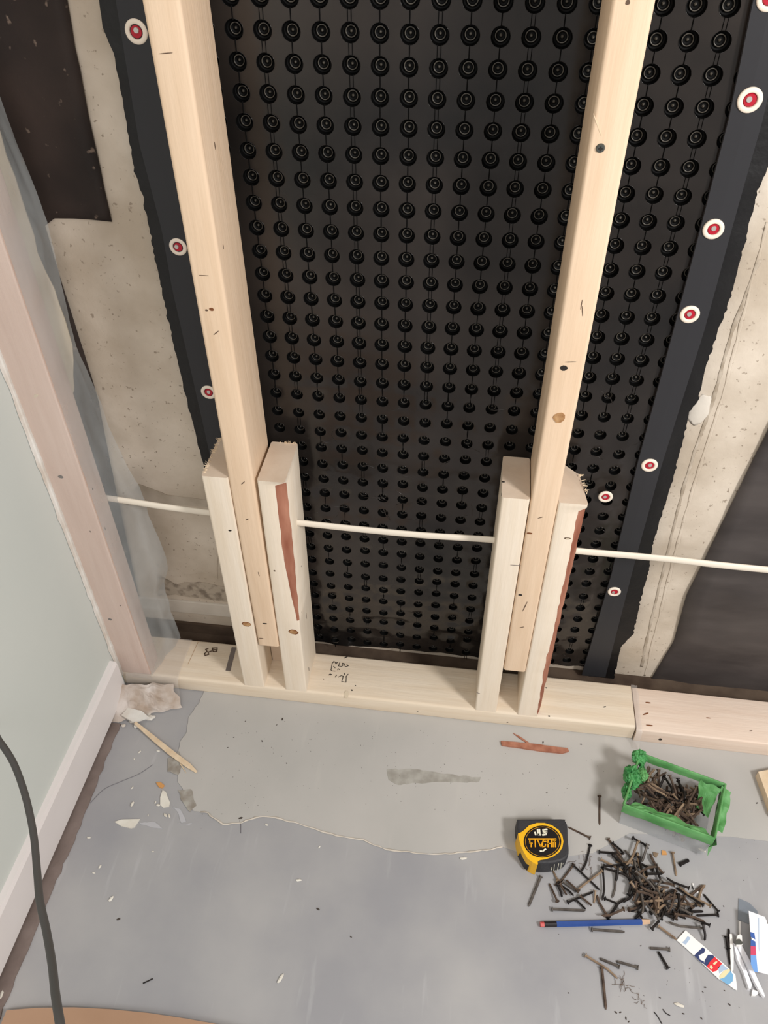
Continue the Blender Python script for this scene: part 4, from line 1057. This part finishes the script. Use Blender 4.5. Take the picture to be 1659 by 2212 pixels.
flat(cdr, [(1370,330),(1610,420),(1640,480),(1760,1310),(1500,1240),(1395,640)], cdz, cdz+.001, M['card_white'], 'card')
flat(cdr, [(1395,645),(1455,665),(1470,760),(1400,720)], cdz+.001, cdz+.0012, M['mid_blue'], 'blue_band')
flat(cdr, [(1400,755),(1470,790),(1475,865),(1400,855)], cdz+.001, cdz+.0012, M['mid_blue'], 'blue_band')
flat(cdr, [(1400,855),(1475,865),(1482,995),(1400,992)], cdz+.001, cdz+.0012, M['pink_red'], 'red_band')
flat(cdr, [(1400,992),(1482,995),(1508,1255),(1450,1240),(1402,1130)], cdz+.001, cdz+.0012, M['sky_blue'], 'light_blue_band')
flat(cdr, [(1515,430),(1525,430),(1530,950),(1520,900)], cdz+.001, cdz+.0013, M['pale_blue'], 'fold_line')
bm = bmesh.new(); p = fl(1650,2040); box_bm(bm, (p.x-.002, p.y-.02, 0), (p.x+.05, p.y+.02, cdz-.0002)); own(bm_obj('folded_tab', bm, M['card_white']), cdr)
gs = empty('grey_sheet', 'thin translucent grey piece behind the white card', 'plastic', fl(1610,1960))
flat(gs, [(1220,140),(1380,210),(1500,330),(1560,560),(1360,515),(1210,455)], .0005, .0015, M['grey_translucent'], 'translucent_sheet')  # flat translucent grey quad on the floor by the card
clip = empty('plastic_clip', 'pair of long slanting white plastic strips joined by a grey-collared plug', 'plastic clip', fl(1620,2060))
def strip(label, pts, z, th, m='paper', nm=None):
    P = [fl(*c_(*p), z+th) for p in pts]; bm = prism([(p.x, p.y) for p in P], z, z+th)
    o = bm_obj(nm or 'plastic_strip', tri(bm), M[m])
    return own(o, clip) if nm else tag(o, label, 'plastic strip')
strip('single upright white plastic strip between printed card and paired strips', [(1085,675),(1118,678),(1148,1000),(1140,1220),(1112,1235),(1095,1000)], .0, .006)
strip('left of two long slanting white plastic strips under the white card', [(1140,810),(1175,840),(1260,1040),(1340,1220),(1420,1440),(1400,1500),(1370,1490),(1290,1250),(1200,1060)], .0, .007, 'card_white', 'strip')
strip('right of two long slanting white plastic strips, sharp lower end', [(1200,860),(1260,840),(1380,1060),(1480,1300),(1600,1560),(1615,1620),(1580,1600),(1480,1440),(1330,1130)], .003, .006, 'card_white', 'strip')
strip('thin white strip standing above the paired slanting strips', [(1225,485),(1248,487),(1250,690),(1228,690)], 0, .003)
wh = strip('white rounded plug joining the tops of the paired strips', [(1200,700),(1240,680),(1268,700),(1275,840),(1235,870),(1185,850),(1190,760)], .009, .004, 'paper', 'plug')
gk = strip('grey collar around the white plug of the paired strips', [(1190,760),(1235,750),(1280,800),(1270,830),(1165,830),(1170,790)], .013, .002, 'screw', 'collar'); gk['label'] = 'grey collar'
fo = strip('small rounded white foot at the lower end of the paired strips', [(1430,1510),(1500,1530),(1515,1570),(1470,1605),(1415,1600),(1420,1550)], 0, .004, 'paper', 'foot')
A = fl(*c_(1075,605), .004); B = fl(*c_(1092,1180), .004)
sk_ = nail(c_(1035,720), c_(1100,1150), 'dark nail tucked along the upright white strip', None, 'nail_dark', th=1.3)
nail(c_(1070,900), c_(1072,605), 'thin dark nail point above the upright white strip', None, 'nail_dark')

# ------------------------------------------------------------------ wood slivers, bark, board, chips
def flatthing(name, label, cat, pxs, z0, th, m, amp=.0008, seed=1, step=.006, bev=True):
    P = [fl(u, v, z0+th) for u, v in pxs]; q = rough_poly([(p.x, p.y) for p in P], step, amp, seed)
    bm = prism([(p.x, p.y) for p in q], z0, z0+th); tri(bm)
    return tag(bm_obj(name, bm, M[m]), label, cat)
flatthing('bark_strip', 'reddish-brown bark strip on the floor below the right posts', 'bark', [(1082,1600),(1110,1602),(1150,1606),(1190,1611),(1226,1616),(1229,1622),(1215,1626),(1170,1622),(1120,1614),(1084,1609)], 0.0014, .004, 'bark')
flatthing('bark_sliver', 'thin curled bark thread above the reddish bark strip', 'bark', [(1108,1583),(1122,1590),(1143,1604),(1140,1606),(1120,1593)], 0.0014, .002, 'bark', .0003)
A = [fl(u, v, z_) for u, v, z_ in ((292,1561,.010),(330,1593,.007),(370,1626,.006),(408,1654,.005),(425,1668,.004))]
bm = bmesh.new(); tube_bm(bm, A, [.0028,.0045,.0052,.0046,.0018], 5, flat=(1,.6))
sv = tag(bm_obj('wood_sliver', bm, M['sliver_wood']), 'long split wood sliver leaning from the corner rubble onto the floor', 'wood sliver')
bm = bmesh.new(); tube_bm(bm, [fl(390,1650,.004), fl(402,1670,.0018)], [.0012,.0003], 4); bm_obj('side_splinter', bm, M['sliver_wood'], sv)
chip = [('large white triangular plaster piece on top of the corner rubble','gypsum',[(262,1545),(276,1529),(305,1535),(322,1549),(300,1556),(285,1558)],.010,.004),
 ('white teardrop paint flake below the wood sliver','chip_white',[(346,1722),(351,1707),(358,1710),(367,1733),(365,1742),(352,1744),(346,1738)],0,.002),
 ('white leaf-shaped flake nearest the baseboard strip','chip_white',[(247,1775),(262,1770),(302,1769),(290,1787),(282,1789),(262,1784)],0,.002),
 ('small orange crumb above the white teardrop flake','orange_chip',[(337,1690),(348,1690),(355,1696),(350,1702),(343,1700)],0,.003)]
for lb, m_, pxs, z0, th in chip: flatthing('paint_flake', lb, 'flake', pxs, z0, th, m_, .0004, 3)
def crumb(u, v, r, m_, label, group, st=1.6):
    p = fl(u, v); bm = bmesh.new(); bmesh.ops.create_icosphere(bm, subdivisions=1, radius=r)
    a = random.uniform(0, 3.14)
    for w_ in bm.verts:
        x_, y_ = w_.co.x*st, w_.co.y*.8; n_ = 1 + .3*(random.random()-.5)
        w_.co = Vector(((x_*math.cos(a)-y_*math.sin(a))*n_, (x_*math.sin(a)+y_*math.cos(a))*n_, w_.co.z*.5 + r*.45)) + p
    return tag(bm_obj('crumb', bm, M[m_]), label, 'crumb', group)
for u, v, r in [(302,1625,.0022),(342,1623,.0026),(286,1738,.0032),(336,1734,.002),(342,1740,.0026),(358,1762,.003),(366,1763,.0026),(286,1702,.0018),(320,1762,.0014),(192,1810,.0022),(240,1943,.0034),(216,1873,.0022),(203,1886,.0018),(330,1840,.0015),(290,1640,.0015),(690,1830,.0016),(576,1782,.002)]:
    crumb(u, v, r, 'chip_white', 'small white plaster crumb scattered on the left part of the floor', 'plaster crumbs on the left floor')
for u, v, r, lb in [(645,1902,.0024,'white sliver crumb on the bare grey paint in the middle of the floor'),(606,2115,.0032,'white sliver crumb near the bottom edge, left of centre'),(1001,1855,.0028,'white sliver crumb just left of the tape measure'),(5,2149,.0035,'white crumb in the bottom left corner beside the adhesive strip'),(1467,2172,.0032,'round white crumb at the bottom right below the printed card'),(1515,1837,.003,'white crumb under the torn tail of the green-taped box')]:
    crumb(u, v, r, 'chip_white', lb, 'lone white crumbs on the open floor', 2.4)
flatthing('bent_white_scrap', 'bright white bent plastic thread right of the nail pile', 'plastic scrap', [c_(525,0),(1501,1920),(1514,1929),(1517,1934),(1500,1926),c_(530,10),(1495,1908),(1499,1908)], 0, .002, 'paper', .0002)
flatthing('rust_scale', 'amber flat scale chip above the nail pile', 'flake', [(1430,1837),(1438,1838),(1441,1846),(1430,1846)], 0, .002, 'orange_chip', .0005)
flatthing('rust_scale', 'brown flat scale chip left of the amber one above the pile', 'flake', [(1411,1840),(1423,1843),(1418,1852),(1412,1848)], 0, .002, 'nail_tan', .0005)
# dark specks on the floor, and tangle tufts near the bottom
bm = bmesh.new()
def speck(u, v, r, z=0):
    p = fl(u, v, z); a = random.uniform(0, 3.1); rr = bmesh.ops.create_icosphere(bm, subdivisions=1, radius=r)
    for w_ in rr['verts']:
        x_, y_ = w_.co.x*1.5, w_.co.y*.7; w_.co = Vector((x_*math.cos(a)-y_*math.sin(a), x_*math.sin(a)+y_*math.cos(a), w_.co.z*.5+r*.3)) + p
for u, v, r in [(610,1554,.002),(687,1964,.0022),(758,2024,.0014),(566,1601,.0014),(619,1649,.001),(530,1558,.001),(598,1566,.001),(505,1593,.001),(492,1615,.001),(256,1986,.0022),(1173,1604,.0018),(1255,1608,.0015),(1181,1713,.0012),(843,1783,.0014),(1088,1772,.0016),(1635,1735,.0014),(1606,1965,.0012),(1563,1958,.001),(1523,2133,.0014),(1518,2143,.001),(1575,2170,.0016),(1565,2140,.001),(1340,2187,.0014),(1228,2145,.001),(1352,2200,.0016),(1358,2207,.0012),(1330,2187,.0016),(1384,2043,.001),(1490,2092,.001),(1425,2155,.0012),(1476,2190,.0014),(1515,2200,.0014),(520,1768,.003),(518,1774,.002)]: speck(u, v, r, .0014 if v < 1760 and u > 440 else 0)
for i in range(420):
    u = random.uniform(430, 1650); v = random.uniform(1530, 1790 + (u > 1200)*400)
    if 1340 < u < 1580 and 1610 < v < 1850 or v < 1512 + (u-374)*.118: continue
    speck(u, v, random.uniform(.0002, .00065), .0013 if v < 1760 else 0)
o = bm_obj('floor_specks', bm, M['dirt']); tag(o, 'tiny dark specks of dirt scattered over the floor', 'dirt', kind='stuff')
def tuft(u, v, rad, n, label):
    bm = bmesh.new(); c = fl(u, v)
    for i in range(n):
        p = c + Vector((random.uniform(-rad, rad), random.uniform(-rad, rad), .0008)); P = [p]; a = random.uniform(0, 6.28)
        for k in range(5): a += random.uniform(-.9, .9); P.append(P[-1] + Vector((math.cos(a)*rad*.25, math.sin(a)*rad*.25, random.uniform(-.0001, .0006))))
        tube_bm(bm, P, .00028, 3)
    tag(bm_obj('fibre_tuft', bm, M['brown_mark']), label, 'fibre tuft')
tuft(1346,2128,.011,12,'larger wispy brown fibre tuft on the floor beside the straight-down nail')
tuft(1382,2164,.006,7,'smaller wispy fibre tuft lower right of the larger one')
tuft(1262,1868,.014,9,'fine roots tangled around nails right of the tape measure')
for pts, lb in (([(1413,2186),(1421,2196),(1430,2212)],'dark hair-thin wire near the bottom edge'),([(1432,2180),(1438,2188),(1448,2194)],'second hair-thin wire right of the darker one'),([(309,2124),(318,2120),(330,2114)],'short dark bristle on the grey paint, lower left')):
    bm = bmesh.new(); tube_bm(bm, spline([fl(u, v, .001) for u, v in pts], 4), .0009 if pts[0][0] < 400 else .0006, 4); tag(bm_obj('wire_thread', bm, M['nail_dark']), lb, 'thread')

# wood offcut at right border
flatthing('board_offcut', 'pale plank offcut lying at the right photo border above the pile', 'board', [(1638,1667),(1700,1655),(1740,1800),(1672,1760)], .0, .018, 'sliver_wood', 0, 1, .5)
# curved tan panel at bottom left
arc_ = [fl(u, v, .012) for u, v in [(-160,2195),(-60,2184),(0,2180),(80,2177),(160,2176),(240,2180),(320,2188),(400,2200),(480,2214),(560,2236),(680,2280)]]
arc_ = [(p.x, max(p.y, -1.2)) for p in arc_]
arc_ = [(max(p[0], WX+.04), p[1]) for p in arc_]
bm = prism(arc_ + [(-.16,-.95), (WX+.04,-.95)], .0, .012); tri(bm)
tag(bm_obj('curved_panel', bm, M['tan_board']), 'tan wooden panel with a curved edge at the bottom left border', 'panel')
